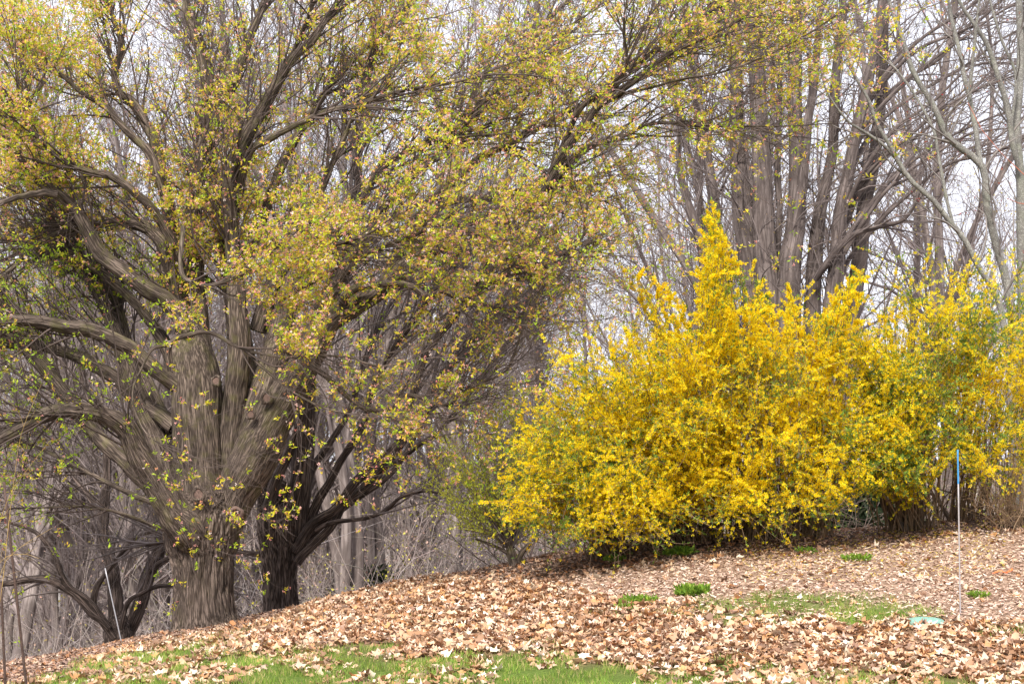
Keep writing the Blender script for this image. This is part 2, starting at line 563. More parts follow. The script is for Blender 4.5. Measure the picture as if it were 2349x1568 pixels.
us = np.linspace(-2.2, 2.2, 300)
us = us * (0.25 + 0.75 * (np.abs(us) / 2.2) ** 1.2)
ys = np.concatenate([np.linspace(-6, 10, 14), np.linspace(10.4, 34, 110), np.linspace(35, 140, 36), np.linspace(150, 900, 14)])
yw = np.maximum(ys, 14) * 1.0
GX = us[None, :] * yw[:, None]
GY = np.repeat(ys[:, None], len(us), 1)
GZ = ground(GX, GY)
g_, l_, c_, m_, _, _ = zones(GX, GY)
nY, nX = GX.shape
idx = np.arange(nY * nX).reshape(nY, nX)
Q = np.stack([idx[:-1, :-1], idx[:-1, 1:], idx[1:, 1:], idx[1:, :-1]], -1).reshape(-1, 4)
soil = np.array([0.115, 0.075, 0.05])
gc = np.array([0.105, 0.15, 0.03])
cc = np.array([0.34, 0.23, 0.165])
mc = np.array([0.10, 0.066, 0.05])  # mulch brown, darkened to paint in shade beneath the shrubs
lc = np.array([0.24, 0.145, 0.09])
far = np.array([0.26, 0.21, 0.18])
k_ = lambda a: a[..., None]
tc_ = soil * np.ones(GX.shape + (3,))
tc_ = tc_ * (1 - k_(l_)) + lc * k_(l_)
tc_ = tc_ * (1 - k_(c_)) + cc * k_(c_)
tc_ = tc_ * (1 - k_(g_)) + gc * k_(g_)
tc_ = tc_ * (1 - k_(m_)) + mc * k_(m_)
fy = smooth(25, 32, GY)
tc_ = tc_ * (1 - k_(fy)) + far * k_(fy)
# ground material: zone colour broken up by fine noise
m, t, N, Lk = new_mat('ground_cover')
at = N('ShaderNodeAttribute'); at.attribute_name = 'tint'
tcn = N('ShaderNodeTexCoord')
na = N('ShaderNodeTexNoise'); na.inputs['Scale'].default_value = 22; na.inputs['Detail'].default_value = 8; na.inputs['Roughness'].default_value = 0.75
Lk(tcn.outputs['Object'], na.inputs['Vector'])
mr = N('ShaderNodeMapRange'); mr.inputs['From Min'].default_value = 0.3; mr.inputs['From Max'].default_value = 0.7; mr.inputs['To Min'].default_value = 0.45; mr.inputs['To Max'].default_value = 1.5
Lk(na.outputs['Fac'], mr.inputs['Value'])
hs = N('ShaderNodeHueSaturation'); Lk(mr.outputs[0], hs.inputs['Value']); Lk(at.outputs['Color'], hs.inputs['Color'])
bp = N('ShaderNodeBump'); bp.inputs['Strength'].default_value = 0.8; bp.inputs['Distance'].default_value = 0.03; Lk(na.outputs['Fac'], bp.inputs['Height'])
pb = N('ShaderNodeBsdfPrincipled'); pb.inputs['Roughness'].default_value = 0.95; pb.inputs['Specular IOR Level'].default_value = 0.1
Lk(hs.outputs[0], pb.inputs['Base Color']); Lk(bp.outputs[0], pb.inputs['Normal'])
o_ = N('ShaderNodeOutputMaterial'); Lk(pb.outputs[0], o_.inputs[0])
M_ground = m
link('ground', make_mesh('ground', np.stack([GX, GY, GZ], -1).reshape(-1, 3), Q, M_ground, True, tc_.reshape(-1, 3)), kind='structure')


# ------------------------------------------------------------------ trees traced limb by limb
def add_limbs(root, specs, mat, dbase, k=20, n=44, rough=0.5, name='limb'):
    out = []
    for i, (d0, d1, pts) in enumerate(specs):
        Pn, Rn = limb(pts, dbase + d0, dbase + d1, n)
        kk = max(8, min(120, int(k * (Rn[:20].max() / 0.1))))
        nn = n if Rn.max() < 0.12 else int(n * 2.5)
        if nn != n:
            Pn, Rn = limb(pts, dbase + d0, dbase + d1, nn)
        # small natural crookedness
        wob = np.stack([fbm(np.stack([np.linspace(0, 6, nn) + i * 7, np.full(nn, a * 3.1), np.zeros(nn)], -1), 5, 2) - 0.5 for a in range(3)], -1)
        Pn = Pn + wob * np.minimum(0.12, Rn[:, None] * 1.0) * smooth(0, 0.15, np.linspace(0, 1, nn))[:, None]
        V, Fq, bc = tubes(Pn[None], Rn[None], kk, rough=rough if Rn[0] > 0.035 else 0.0, seed=i, cap=True)
        me = make_mesh(name, V, Fq, mat, True, None, bc)
        link(name, me, root)
        P2, R2 = limb(pts, dbase + d0, dbase + d1, 44)
        out.append((P2, R2))
    return np.stack([a for a, b in out]), np.stack([b for a, b in out])


def trunk(root, pts, d, mat, k=210, n=150, flare=0.0, seed=3, name='trunk', rough=1.0):
    Pn, Rn = limb(pts, d, d, n)
    V, Fq, bc = tubes(Pn[None], Rn[None], k, rough=rough, seed=seed, cap=True)
    V = V.reshape(n, k, 3)
    if flare:
        a = np.linspace(0, 2 * math.pi, k, endpoint=False)
        h = np.clip(1 - (Pn[:, 2] - Pn[0, 2]) / flare, 0, 1) ** 2
        f = 1 + h[:, None] * (0.16 + 0.13 * np.sin(a * 5 + 1.0) + 0.06 * np.sin(a * 9))[None]
        V = Pn[:, None] + (V - Pn[:, None]) * np.stack([f, f, np.ones_like(f)], -1)
    me = make_mesh(name, V.reshape(-1, 3), Fq, mat, True, None, bc)
    return link(name, me, root)


def knot(root, vx, vy, d, r, hollow=False):
    """scar of a cut branch: a raised lip of bark with a wood face in it"""
    c = P(vx, vy, d)
    k, rows = 26, []
    prof = [(1.45, 0.10), (1.2, -0.02), (1.0, -0.10), (0.85, -0.06), (0.78, 0.05)]
    a = np.linspace(0, 2 * math.pi, k, endpoint=False)
    V = []
    for rr, yy in prof:
        wv = 1 + 0.08 * np.sin(a * 3 + vx) + 0.05 * np.sin(a * 5)
        V.append(np.stack([c[0] + r * rr * wv * np.cos(a), np.full(k, c[1] + yy * r * 2.2), c[2] + r * rr * wv * 1.1 * np.sin(a)], -1))
    V = np.concatenate(V)
    ix = np.arange(len(prof) * k).reshape(len(prof), k)
    Fq = np.stack([ix[:-1], np.roll(ix[:-1], -1, 1), np.roll(ix[1:], -1, 1), ix[1:]], -1).reshape(-1, 4)
    bc = V * 1.0
    o = link('knot', make_mesh('knot', V, Fq, M_cut if hollow else M_limb, True, None, bc), root)
    face = np.stack([c[0] + r * 0.82 * np.cos(a), np.full(k, c[1] + 0.02 * r), c[2] + r * 0.9 * np.sin(a)], -1)
    link('cut_or_hole_face', make_mesh('cut_or_hole_face', np.vstack([face, [[c[0], c[1] - 0.02 * r, c[2]]]]), np.array([[i, (i + 1) % k, k] for i in range(k)]), M_hole_shade if hollow else M_cut, True), o)


# ---- the big old tree
D_A = 25.0
A_BASE = P(470, 1445, D_A)
A = thing('old_tree', (A_BASE[0], A_BASE[1], A_BASE[2]), 'huge spreading tree in pink bud with the widest furrowed trunk', 'tree')
trunk(A, [(476, 1485, 172), (474, 1440, 152), (470, 1400, 140), (467, 1330, 140), (466, 1280, 148), (464, 1230, 164), (470, 1185, 166), (478, 1140, 130), (482, 1105, 60)], D_A, M_bark, flare=0.55)
A_specs = [
    # depth offset at base, at tip, points (x, y, width)
    (0.05, 0.3, [(452, 1250, 60), (462, 1160, 110), (458, 1050, 122), (452, 950, 118), (450, 870, 112), (440, 800, 95), (430, 740, 60), (396, 685, 44), (379, 580, 40), (362, 547, 36), (335, 523, 34), (295, 513, 32), (275, 507, 24), (218, 515, 20), (161, 525, 18), (117, 544, 17), (74, 570, 14), (34, 611, 11), (10, 638, 9), (7, 721, 6)]),
    (0.1, -0.5, [(516, 1265, 60), (520, 1190, 84), (546, 1120, 100), (582, 1045, 112), (618, 975, 98), (658, 900, 84), (700, 825, 70), (752, 736, 58), (816, 698, 50), (883, 658, 46), (933, 614, 44), (1000, 570, 40), (1067, 530, 36), (1134, 510, 30), (1185, 490, 28), (1225, 453, 26), (1262, 403, 26), (1289, 352, 25), (1329, 302, 23), (1369, 248, 20), (1396, 215, 16), (1463, 150, 12), (1540, 90, 9), (1640, 20, 6)]),
    (-0.25, -2.0, [(455, 1260, 60), (432, 1215, 92), (392, 1155, 74), (345, 1090, 62), (312, 1035, 56), (283, 985, 50), (232, 955, 44), (170, 945, 40), (110, 950, 36), (50, 975, 32), (0, 1003, 28), (-60, 1035, 24)]),
    (0.3, 1.6, [(500, 1180, 60), (528, 1060, 96), (545, 940, 88), (552, 850, 74), (545, 760, 58), (530, 660, 46), (515, 560, 40), (490, 460, 36), (483, 369, 36), (480, 268, 34), (483, 201, 32), (463, 101, 28), (433, 34, 22), (426, -10, 18), (420, -70, 12)]),
    (0.1, 0.8, [(470, 1020, 50), (468, 900, 50), (462, 760, 44), (452, 640, 40), (446, 520, 36), (453, 369, 32), (477, 302, 33), (503, 235, 30), (544, 168, 26), (577, 84, 20), (604, 17, 16), (620, -50, 10)]),
    (0.1, -0.6, [(522, 1150, 40), (526, 1060, 60), (536, 950, 56), (548, 800, 50), (540, 700, 46), (535, 600, 40), (530, 500, 36), (523, 429, 38), (557, 336, 37), (590, 275, 34), (621, 218, 30), (664, 141, 24), (715, 94, 19), (738, 60, 16), (772, 7, 12), (800, -40, 9)]),
    (-0.1, -1.6, [(535, 480, 20), (570, 356, 20), (614, 322, 18), (675, 289, 17), (752, 255, 15), (830, 235, 11), (893, 215, 10), (966, 201, 8), (1034, 191, 7), (1120, 170, 5)]),
    (0.4, 1.2, [(430, 720, 40), (400, 600, 36), (386, 487, 32), (366, 386, 30), (356, 319, 29), (336, 285, 27), (302, 235, 24), (275, 215, 21), (265, 168, 20), (280, 100, 16), (262, 50, 13), (248, 0, 10)]),
    (0.2, 0.0, [(384, 470, 20), (349, 362, 22), (315, 322, 20), (282, 289, 18), (255, 262, 16), (235, 238, 14), (190, 215, 11), (140, 170, 9), (90, 120, 7), (60, 60, 5)]),
    (-0.2, -1.4, [(400, 560, 22), (350, 480, 22), (309, 443, 20), (278, 419, 19), (242, 399, 17), (208, 393, 14), (150, 372, 11), (100, 330, 9), (60, 280, 7)]),
    (-0.1, -1.2, [(430, 760, 40), (396, 700, 42), (335, 658, 40), (292, 621, 40), (235, 581, 38), (208, 537, 35), (188, 500, 33), (168, 470, 30), (134, 446, 28), (101, 423, 22), (67, 396, 18), (44, 362, 15), (34, 336, 12), (50, 270, 9), (60, 200, 7), (40, 120, 5)]),
    (-1.1, -1.8, [(130, 446, 20), (100, 443, 17), (44, 450, 15), (0, 466, 12), (-60, 480, 9)]),
    (0.3, 0.6, [(410, 860, 36), (369, 772, 30), (335, 725, 26), (285, 671, 24), (218, 614, 22), (151, 581, 19), (67, 557, 17), (0, 544, 16), (-60, 540, 12)]),
    (0.0, -1.0, [(425, 900, 40), (370, 850, 38), (335, 822, 36), (302, 797, 36), (235, 770, 36), (168, 752, 34), (101, 735, 32), (40, 732, 28), (0, 735, 25), (-60, 720, 20)]),
    (0.2, 0.9, [(440, 1180, 40), (378, 1150, 38), (323, 1100, 36), (277, 1046, 36), (221, 995, 36), (180, 940, 40), (134, 875, 40), (101, 832, 40), (50, 792, 38), (0, 762, 36), (-60, 740, 30)]),
    (0.3, 1.4, [(400, 980, 40), (330, 920, 38), (270, 870, 36), (200, 830, 34), (120, 800, 26), (60, 770, 22), (0, 700, 18), (-50, 660, 14)]),
    (0.5, 1.4, [(400, 1000, 30), (350, 900, 34), (300, 800, 30), (270, 700, 24), (230, 640, 18), (160, 560, 12), (80, 500, 9), (20, 420, 6)]),
    (-0.3, -1.2, [(400, 1216, 14), (378, 1214, 11), (323, 1192, 9), (258, 1171, 8), (184, 1160, 7), (110, 1163, 5), (20, 1165, 4)]),
    (0.2, 0.9, [(400, 1165, 15), (346, 1150, 14), (277, 1122, 13), (230, 1099, 12), (184, 1076, 10), (115, 1039, 9), (46, 1007, 7), (0, 984, 6)]),
    (-0.3, -2.2, [(780, 690, 24), (819, 660, 20), (899, 652, 18), (950, 658, 18), (977, 678, 17), (1017, 668, 17), (1054, 685, 16), (1081, 685, 16), (1107, 661, 14), (1151, 631, 14), (1185, 611, 13), (1211, 600, 11), (1262, 587, 9), (1300, 575, 8), (1329, 554, 6), (1342, 520, 5), (1335, 470, 4)]),
    (0.3, 0.4, [(590, 760, 40), (631, 640, 36), (715, 572, 32), (772, 534, 28), (803, 500, 26), (849, 420, 22), (883, 379, 22), (933, 349, 21), (983, 326, 20), (1034, 295, 18), (1067, 268, 14), (1150, 200, 11), (1250, 120, 8), (1330, 40, 5)]),
    (0.2, 1.6, [(870, 680, 26), (899, 604, 26), (950, 537, 26), (983, 477, 26), (1000, 453, 25), (1050, 403, 24), (1101, 359, 20), (1151, 336, 18), (1201, 312, 14), (1300, 260, 11), (1450, 190, 9), (1560, 120, 7), (1650, 40, 5)]),
    (0.0, -0.8, [(1200, 480, 16), (1272, 423, 18), (1329, 356, 17), (1396, 322, 15), (1443, 305, 11), (1500, 283, 8), (1597, 287, 7), (1664, 290, 6), (1765, 290, 4)]),
    (0.1, 0.9, [(940, 500, 16), (1034, 463, 18), (1101, 456, 17), (1161, 450, 14), (1240, 430, 10), (1330, 420, 7)]),
    (0.1, 1.9, [(560, 620, 30), (600, 500, 26), (640, 400, 24), (690, 300, 22), (740, 220, 19), (800, 150, 16), (870, 80, 13), (930, 10, 10), (980, -50, 7)]),
    (0.1, -1.9, [(1289, 352, 15), (1330, 250, 13), (1400, 190, 10), (1436, 150, 9), (1430, 60, 7), (1440, -20, 5)]),
    (-0.2, -1.6, [(1369, 248, 13), (1440, 200, 11), (1530, 130, 9), (1624, 84, 7), (1698, 44, 6), (1765, -5, 4)]),
    (-0.2, -2.4, [(1390, 225, 11), (1480, 205, 8), (1570, 180, 7), (1660, 165, 6), (1760, 125, 5), (1850, 80, 4), (1940, 20, 3)]),
    (0.2, -1.0, [(640, 190, 12), (700, 60, 11), (720, -20, 8)]),
    (-0.1, -2.6, [(520, 640, 14), (570, 560, 14), (640, 520, 12), (720, 560, 10), (800, 552, 8), (880, 520, 6)]),
    (0.15, 0.4, [(540, 1150, 60), (562, 1050, 92), (590, 950, 90), (618, 865, 80), (638, 780, 62), (655, 700, 46), (680, 600, 34), (720, 480, 24), (760, 380, 16), (810, 260, 11), (850, 140, 7)]),
    (0.4, 0.9, [(440, 1180, 50), (392, 1110, 56), (348, 985, 54), (305, 870, 48), (272, 780, 38), (228, 680, 26), (170, 600, 18), (120, 500, 13), (90, 400, 9)]),
    (0.25, 1.3, [(650, 860, 30), (720, 740, 34), (790, 620, 28), (850, 520, 22), (930, 420, 18), (1020, 340, 14), (1110, 240, 11), (1200, 130, 8), (1270, 30, 5)]),
    # pale front branches hanging across the trunks
    (-1.2, -2.2, [(392, 850, 18), (385, 810, 16), (396, 782, 13), (446, 765, 11), (476, 762, 10), (503, 772, 10), (537, 792, 9), (570, 805, 8), (648, 819, 7), (715, 815, 6), (799, 819, 5), (866, 839, 4), (940, 830, 3)]),
    (-1.3, -2.2, [(385, 790, 10), (350, 800, 8), (330, 835, 6), (305, 889, 5), (309, 940, 4), (335, 993, 3), (400, 1040, 2)]),
    (-0.8, -2.0, [(630, 800, 16), (664, 805, 15), (698, 832, 15), (748, 862, 14), (782, 893, 14), (832, 933, 13), (899, 936, 12), (919, 909, 11), (960, 909, 11), (1000, 926, 10), (1034, 926, 9), (1060, 899, 8), (1101, 879, 7), (1160, 850, 5), (1190, 780, 4), (1215, 690, 3)]),
    (-1.4, -2.4, [(560, 800, 7), (600, 840, 6), (660, 890, 5), (730, 930, 4), (800, 950, 3)]),
    (-1.0, -2.4, [(420, 520, 14), (415, 600, 12), (425, 640, 11), (470, 655, 9), (530, 640, 8), (600, 600, 6), (640, 560, 5)]),
    (-1.2, -2.6, [(640, 690, 9), (730, 640, 9), (800, 600, 8), (900, 560, 8), (1000, 520, 6), (920, 430, 0.1)][:5]),
    (-0.6, -2.0, [(915, 430, 8), (960, 470, 10), (1030, 500, 10), (1110, 540, 9), (1180, 570, 6), (1260, 600, 4)]),
]
AP, AR = add_limbs(A, A_specs, M_limb, D_A)
knot(A, 541, 1178, D_A - 0.62, 0.075, True)
knot(A, 455, 1133, D_A - 0.66, 0.08)
knot(A, 495, 873, D_A - 0.42, 0.06)
knot(A, 612, 912, D_A - 0.42, 0.07)
knot(A, 575, 950, D_A - 0.42, 0.055)
knot(A, 807, 691, D_A - 0.42, 0.045)
knot(A, 805, 512, D_A - 0.12, 0.045)


def crown(root, LP, LR, per, dens_leaf, mat_twig, l1=(1.0, 2.2), l2=(0.4, 0.9), l3=(0.15, 0.4), m2=6, m3=4, trop=(0, 0, 0.02), dmin=20, dmax=31, leaf_fn=None, name='twigs', ang=(0.35, 0.95), wander=0.09, k1=4, t0=0.3, keep=None, sl=1.0):
    """branches, twigs and twiglets on the limbs; returns twig lines for leaves"""
    B = len(LP)
    ln = np.linalg.norm(np.diff(LP, axis=1), axis=2).sum(1)
    st, dr, rd = [], [], []
    for b in range(B):
        m_ = max(2, int(per * ln[b]))
        s, d, r, t = spawn(LP[b:b + 1], LR[b:b + 1], m_, t0, 1.0, ang, 0.5)
        st.append(s); dr.append(d); rd.append(r)
        s, d, r, t = spawn(LP[b:b + 1], LR[b:b + 1], 2, 0.93, 1.0, (0.05, 0.4), 0.9)
        st.append(s); dr.append(d); rd.append(r)
    st, dr, rd = np.concatenate(st), np.concatenate(dr), np.concatenate(rd)
    dr[:, 1] *= 0.75
    ok = inview(st, 0.2)
    if keep is not None:
        ok &= keep(st)
    st, dr, rd = st[ok], dr[ok], rd[ok]
    n1 = len(st)
    tr1 = np.zeros((n1, 3)) + np.asarray(trop, float)
    tr1[:, 0] += 0.035 * np.tanh((st[:, 0] - root.location.x) / 2)
    P1, R1 = grow(st, dr, RNG.uniform(*l1, n1), np.clip(rd, 0.006, 0.022), 11, wander, tr1)
    V1, F1, _ = tubes(P1, R1, k1)
    s, d, r, t = spawn(P1, R1, m2, 0.15, 1.0, (0.4, 1.0), 0.6, minr=0.0035)
    ok = inview(s, 0.06) & (s[:, 1] > dmin) & (s[:, 1] < dmax)
    s, d, r = s[ok], d[ok], r[ok]
    P2, R2 = grow(s, d, RNG.uniform(*l2, len(s)), np.clip(r, 0.0035, 0.008), 6, wander * 1.3, trop)
    V2, F2, _ = tubes(P2, R2, 3)
    s, d, r, t = spawn(P2, R2, m3, 0.15, 1.0, (0.4, 1.1), 0.7, minr=0.0028)
    ok = inview(s, 0.02)
    s, d, r = s[ok], d[ok], r[ok]
    P3, R3 = grow(s, d, RNG.uniform(*l3, len(s)), np.clip(r, 0.0028, 0.004), 3, wander * 1.6, trop, taper=0.5)
    V3, F3, _ = tubes(P3, R3, 3)
    nb = len(V1); nc = nb + len(V2)
    me = make_mesh(name, np.concatenate([V1, V2, V3]), np.concatenate([F1[0], F2[0] + nb, F3[0] + nc]), mat_twig, True)
    link(name, me, root, kind='stuff')
    return P1, P2, P3


def blossom_mask(p):
    vx, vy = proj(p)
    n_ = 0.55 * fbm(np.stack([p[:, 0] * 1.1, p[:, 1] * 0.6, p[:, 2] * 1.1], -1), 77, 3) + 0.45 * fbm(p * 3.2, 78, 2)
    base = np.full(len(p), 0.5)
    base = np.where((vx < 350) & (vy < 420), 1.3, base)
    base = np.where((vx > 380) & (vx < 760) & (vy > 440) & (vy < 800), 1.7, base)
    base = np.where((vx > 250) & (vx < 700) & (vy < 420), 0.36, base)
    base = np.where((vy > 850), 0.22, base)
    base = np.where((vx < 380) & (vy > 480) & (vy <= 850), 0.42, base)
    base = np.where((vx > 1050) & (vy > 600), 0.30, base)
    base = np.where((vx > 1080) & (vy < 620), 0.46, base)
    base = np.where((vx > 760) & (vx < 1150) & (vy > 560), 0.42, base)
    return base * smooth(0.30, 0.62, n_) * 1.5


def blossoms(root, tips, dirs, seed):
    """clusters of young leaves with pink buds at the twig ends"""
    rng = np.random.default_rng(seed)
    n = len(tips)
    green = [(0.56, 0.60, 0.03), (0.66, 0.63, 0.04), (0.74, 0.66, 0.05), (0.46, 0.56, 0.03), (0.70, 0.58, 0.04), (0.80, 0.52, 0.08)]
    fresh = [(0.40, 0.54, 0.03), (0.32, 0.48, 0.03), (0.46, 0.56, 0.05)]
    pink = [(0.84, 0.40, 0.36), (0.90, 0.56, 0.50), (0.78, 0.30, 0.26), (0.93, 0.76, 0.72), (0.80, 0.36, 0.20)]
    vx, vy = proj(tips)
    isfresh = (rng.random(n) < 0.14) | ((vx < 380) & (vy > 560) & (rng.random(n) < 0.6))
    bag = Bag()
    for k in range(6):
        c = tips + rng.normal(0, 0.018, (n, 3))
        d = nrm(dirs * 0.5 + rng.normal(0, 0.7, (n, 3)) + np.array([0, 0, 0.15]))
        V, Fq = leaves(c, d, rng.uniform(0.040, 0.074, n), 0.40, rng)
        cg = np.where(isfresh[:, None], pick(fresh, n, rng), pick(green, n, rng))
        bag.add(V, Fq, cg)
    fl = bag.mesh('foliage', M_leaf)
    link('foliage', fl, root, kind='stuff')
    bag = Bag()
    sel = np.where(~isfresh)[0]
    t, dd = tips[sel], dirs[sel]
    n = len(sel)
    for k in range(4):
        c = t + rng.normal(0, 0.036, (n, 3)) + np.array([0, 0, 0.012])
        keep = rng.random(n) < 0.72
        V, Fq = petals(c[keep], rng.normal(0, 1, (keep.sum(), 3)) + np.array([0, -0.3, 0.6]), np.full(keep.sum(), 0.024), 1.0, 0.8, rng, 3)
        bag.add(V, Fq, np.repeat(pick(pink, keep.sum(), rng), 3, 0))
    link('blossom', bag.mesh('blossom', M_petal), root, kind='stuff')


a1, a2, a3 = crown(A, AP, AR, 6.4, 1, M_twig, l1=(0.9, 2.6), m2=6, m3=4, dmin=21, dmax=30, trop=(0, 0, 0.015), t0=0.36, ang=(0.2, 0.8), k1=3, wander=0.07)
tp = np.concatenate([a3[:, -1], a3[:, 1], a2[:, -1], a2[:, 3]])
td = np.concatenate([a3[:, -1] - a3[:, -2], a3[:, 2] - a3[:, 1], a2[:, -1] - a2[:, -2], a2[:, 4] - a2[:, 3]])
ok = inview(tp, 0.01) & (RNG.random(len(tp)) < blossom_mask(tp) * 0.75)
blossoms(A, tp[ok], nrm(td[ok]), 5)
print('clusters', ok.sum(), 'twigs', len(a3))

# ---- the dark second tree
D_B = 28.5
b0 = P(646, 1410, D_B)
Bt = thing('dark_tree', b0, 'dark trunk with second greatest girth, just behind the huge budding tree', 'tree')
trunk(Bt, [(650, 1455, 96), (648, 1410, 88), (645, 1330, 80), (642, 1270, 88), (640, 1215, 104), (636, 1170, 96), (628, 1120, 66), (622, 1085, 30)], D_B, M_dark, k=130, n=120, flare=0.5, seed=19)
B_specs = [
    (0.0, 0.4, [(672, 1260, 50), (680, 1180, 54), (690, 1100, 52), (697, 1000, 50), (702, 900, 46), (712, 820, 36), (740, 700, 28), (790, 560, 22), (820, 436, 22), (816, 335, 21), (835, 230, 18), (852, 134, 15), (860, 20, 11), (865, -50, 8)]),
    (-0.2, -1.2, [(675, 1265, 26), (690, 1245, 30), (721, 1197, 26), (772, 1163, 24), (812, 1104, 23), (872, 1056, 22), (912, 1016, 21), (928, 972, 19), (943, 923, 17), (960, 872, 15), (983, 805, 13), (1034, 738, 11), (1090, 660, 8), (1140, 560, 6), (1180, 480, 4)]),
    (0.1, -0.4, [(700, 1230, 18), (752, 1180, 18), (784, 1160, 17), (832, 1116, 16), (884, 1072, 15), (912, 1060, 14), (960, 1020, 13), (992, 1000, 12), (1032, 960, 10), (1080, 900, 8), (1150, 800, 6), (1210, 700, 4)]),
    (-0.3, -1.6, [(725, 1215, 14), (764, 1196, 11), (832, 1188, 10), (880, 1172, 9), (920, 1140, 8), (960, 1128, 6), (1020, 1130, 4)]),
    (-0.3, 0.5, [(680, 1290, 24), (700, 1265, 22), (735, 1235, 20), (764, 1205, 18), (795, 1150, 17), (850, 1110, 16), (880, 1075, 15), (930, 1010, 13), (965, 940, 12), (1010, 870, 10), (1070, 790, 8), (1150, 690, 6), (1230, 580, 4)]),
    (0.2, 0.9, [(690, 1180, 22), (704, 1119, 20), (721, 1068, 18), (745, 1033, 17), (790, 960, 15), (822, 880, 13), (850, 790, 11), (900, 690, 9), (960, 590, 7), (1000, 500, 5)]),
    (0.1, -0.8, [(705, 1205, 24), (731, 1146, 22), (759, 1101, 20), (786, 1050, 19), (830, 980, 17), (852, 900, 15), (900, 810, 12), (960, 720, 10), (1030, 620, 8), (1090, 520, 5)]),
    (-0.4, -0.9, [(612, 1170, 26), (621, 1142, 26), (638, 1085, 25), (663, 1033, 22), (690, 960, 20), (700, 900, 18), (716, 800, 15), (760, 690, 12), (800, 600, 9), (860, 500, 7)]),
    (-0.1, 0.4, [(615, 1262, 14), (595, 1269, 13), (560, 1266, 12), (520, 1262, 11), (420, 1240, 9), (330, 1250, 6)]),
    (0.4, 1.2, [(700, 1240, 20), (760, 1185, 18), (830, 1135, 17), (905, 1075, 15), (960, 985, 13), (1000, 920, 11), (1050, 850, 9), (1120, 740, 7), (1180, 640, 5)]),
]
BP, BR = add_limbs(Bt, B_specs, M_dark, D_B)
crown(Bt, BP, BR, 5.0, 0, M_twiggrey, l1=(1.2, 2.8), l2=(0.5, 1.2), m2=4, m3=2, dmin=24, dmax=36, ang=(0.12, 0.5), trop=(0.02, 0, 0.01), t0=0.45, wander=0.06)
del BP

# ---- the low forking tree on the left
D_C = 31.0
c0 = P(272, 1475, D_C)
Ct = thing('forked_tree', c0, 'low dark tree forking at the ground into crooked limbs, beyond the leaning stake', 'tree')
trunk(Ct, [(274, 1520, 78), (273, 1480, 70), (272, 1450, 66), (272, 1425, 50), (272, 1400, 20)], D_C, M_dark, k=60, n=40, flare=0.3, seed=31, rough=0.7)
C_specs = [
    (0, 0.6, [(262, 1460, 30), (263, 1376, 34), (253, 1283, 32), (237, 1228, 28), (240, 1150, 24), (245, 1070, 20), (235, 1000, 16), (200, 900, 12), (170, 800, 8)]),
    (-0.2, -1.0, [(262, 1462, 22), (221, 1399, 20), (194, 1371, 16), (152, 1339, 15), (129, 1279, 14), (97, 1233, 12), (69, 1214, 9), (28, 1200, 7), (-20, 1180, 5)]),
    (-0.3, -0.6, [(250, 1440, 18), (207, 1395, 22), (161, 1357, 22), (111, 1330, 20), (69, 1330, 17), (0, 1339, 14), (-50, 1340, 10)]),
    (-0.1, -0.4, [(215, 1405, 14), (214, 1380, 16), (221, 1343, 15), (258, 1293, 13), (286, 1260, 11), (313, 1233, 9), (360, 1214, 6)]),
    (0.1, 0.4, [(290, 1465, 30), (323, 1385, 34), (341, 1320, 32), (369, 1260, 30), (390, 1215, 28), (410, 1120, 18), (440, 1000, 12)]),
    (-0.2, -0.6, [(278, 1440, 14), (283, 1415, 13), (297, 1376, 12), (332, 1357, 11), (369, 1343, 10), (410, 1343, 8), (470, 1335, 5)]),
    (0.2, -0.3, [(345, 1310, 14), (370, 1290, 14), (400, 1275, 12), (450, 1270, 8)]),
    (0.4, 1.2, [(255, 1290, 16), (230, 1190, 14), (190, 1120, 12), (140, 1060, 9), (90, 1000, 6), (40, 960, 4)]),
]
CP_, CR_ = add_limbs(Ct, C_specs, M_dark, D_C)
c1, c2, c3 = crown(Ct, CP_, CR_, 3.5, 0, M_twiggrey, l1=(0.9, 2.2), m2=5, m3=3, dmin=27, dmax=37, ang=(0.3, 0.9), t0=0.3)


def leaflets(root, pts, dirs, pal, size, name='foliage', seed=0, per=3, width=0.45, mat=None, up=0.3):
    rng = np.random.default_rng(seed)
    bag = Bag()
    for k in range(per):
        n = len(pts)
        d = nrm(dirs * 0.6 + rng.normal(0, 0.6, (n, 3)) + np.array([0, 0, up]))
        V, Fq = leaves(pts + rng.normal(0, size[0] * 0.3, (n, 3)), d, rng.uniform(size[0], size[1], n), width, rng)
        bag.add(V, Fq, pick(pal, n, rng))
    return link(name, bag.mesh(name, mat or M_leaf), root, kind='stuff')


YG = [(0.42, 0.42, 0.05), (0.36, 0.40, 0.05), (0.50, 0.46, 0.06)]
sel = c3[RNG.random(len(c3)) < 0.22]
leaflets(Ct, sel[:, -1], nrm(sel[:, -1] - sel[:, -2]), YG, (0.04, 0.07), seed=3)

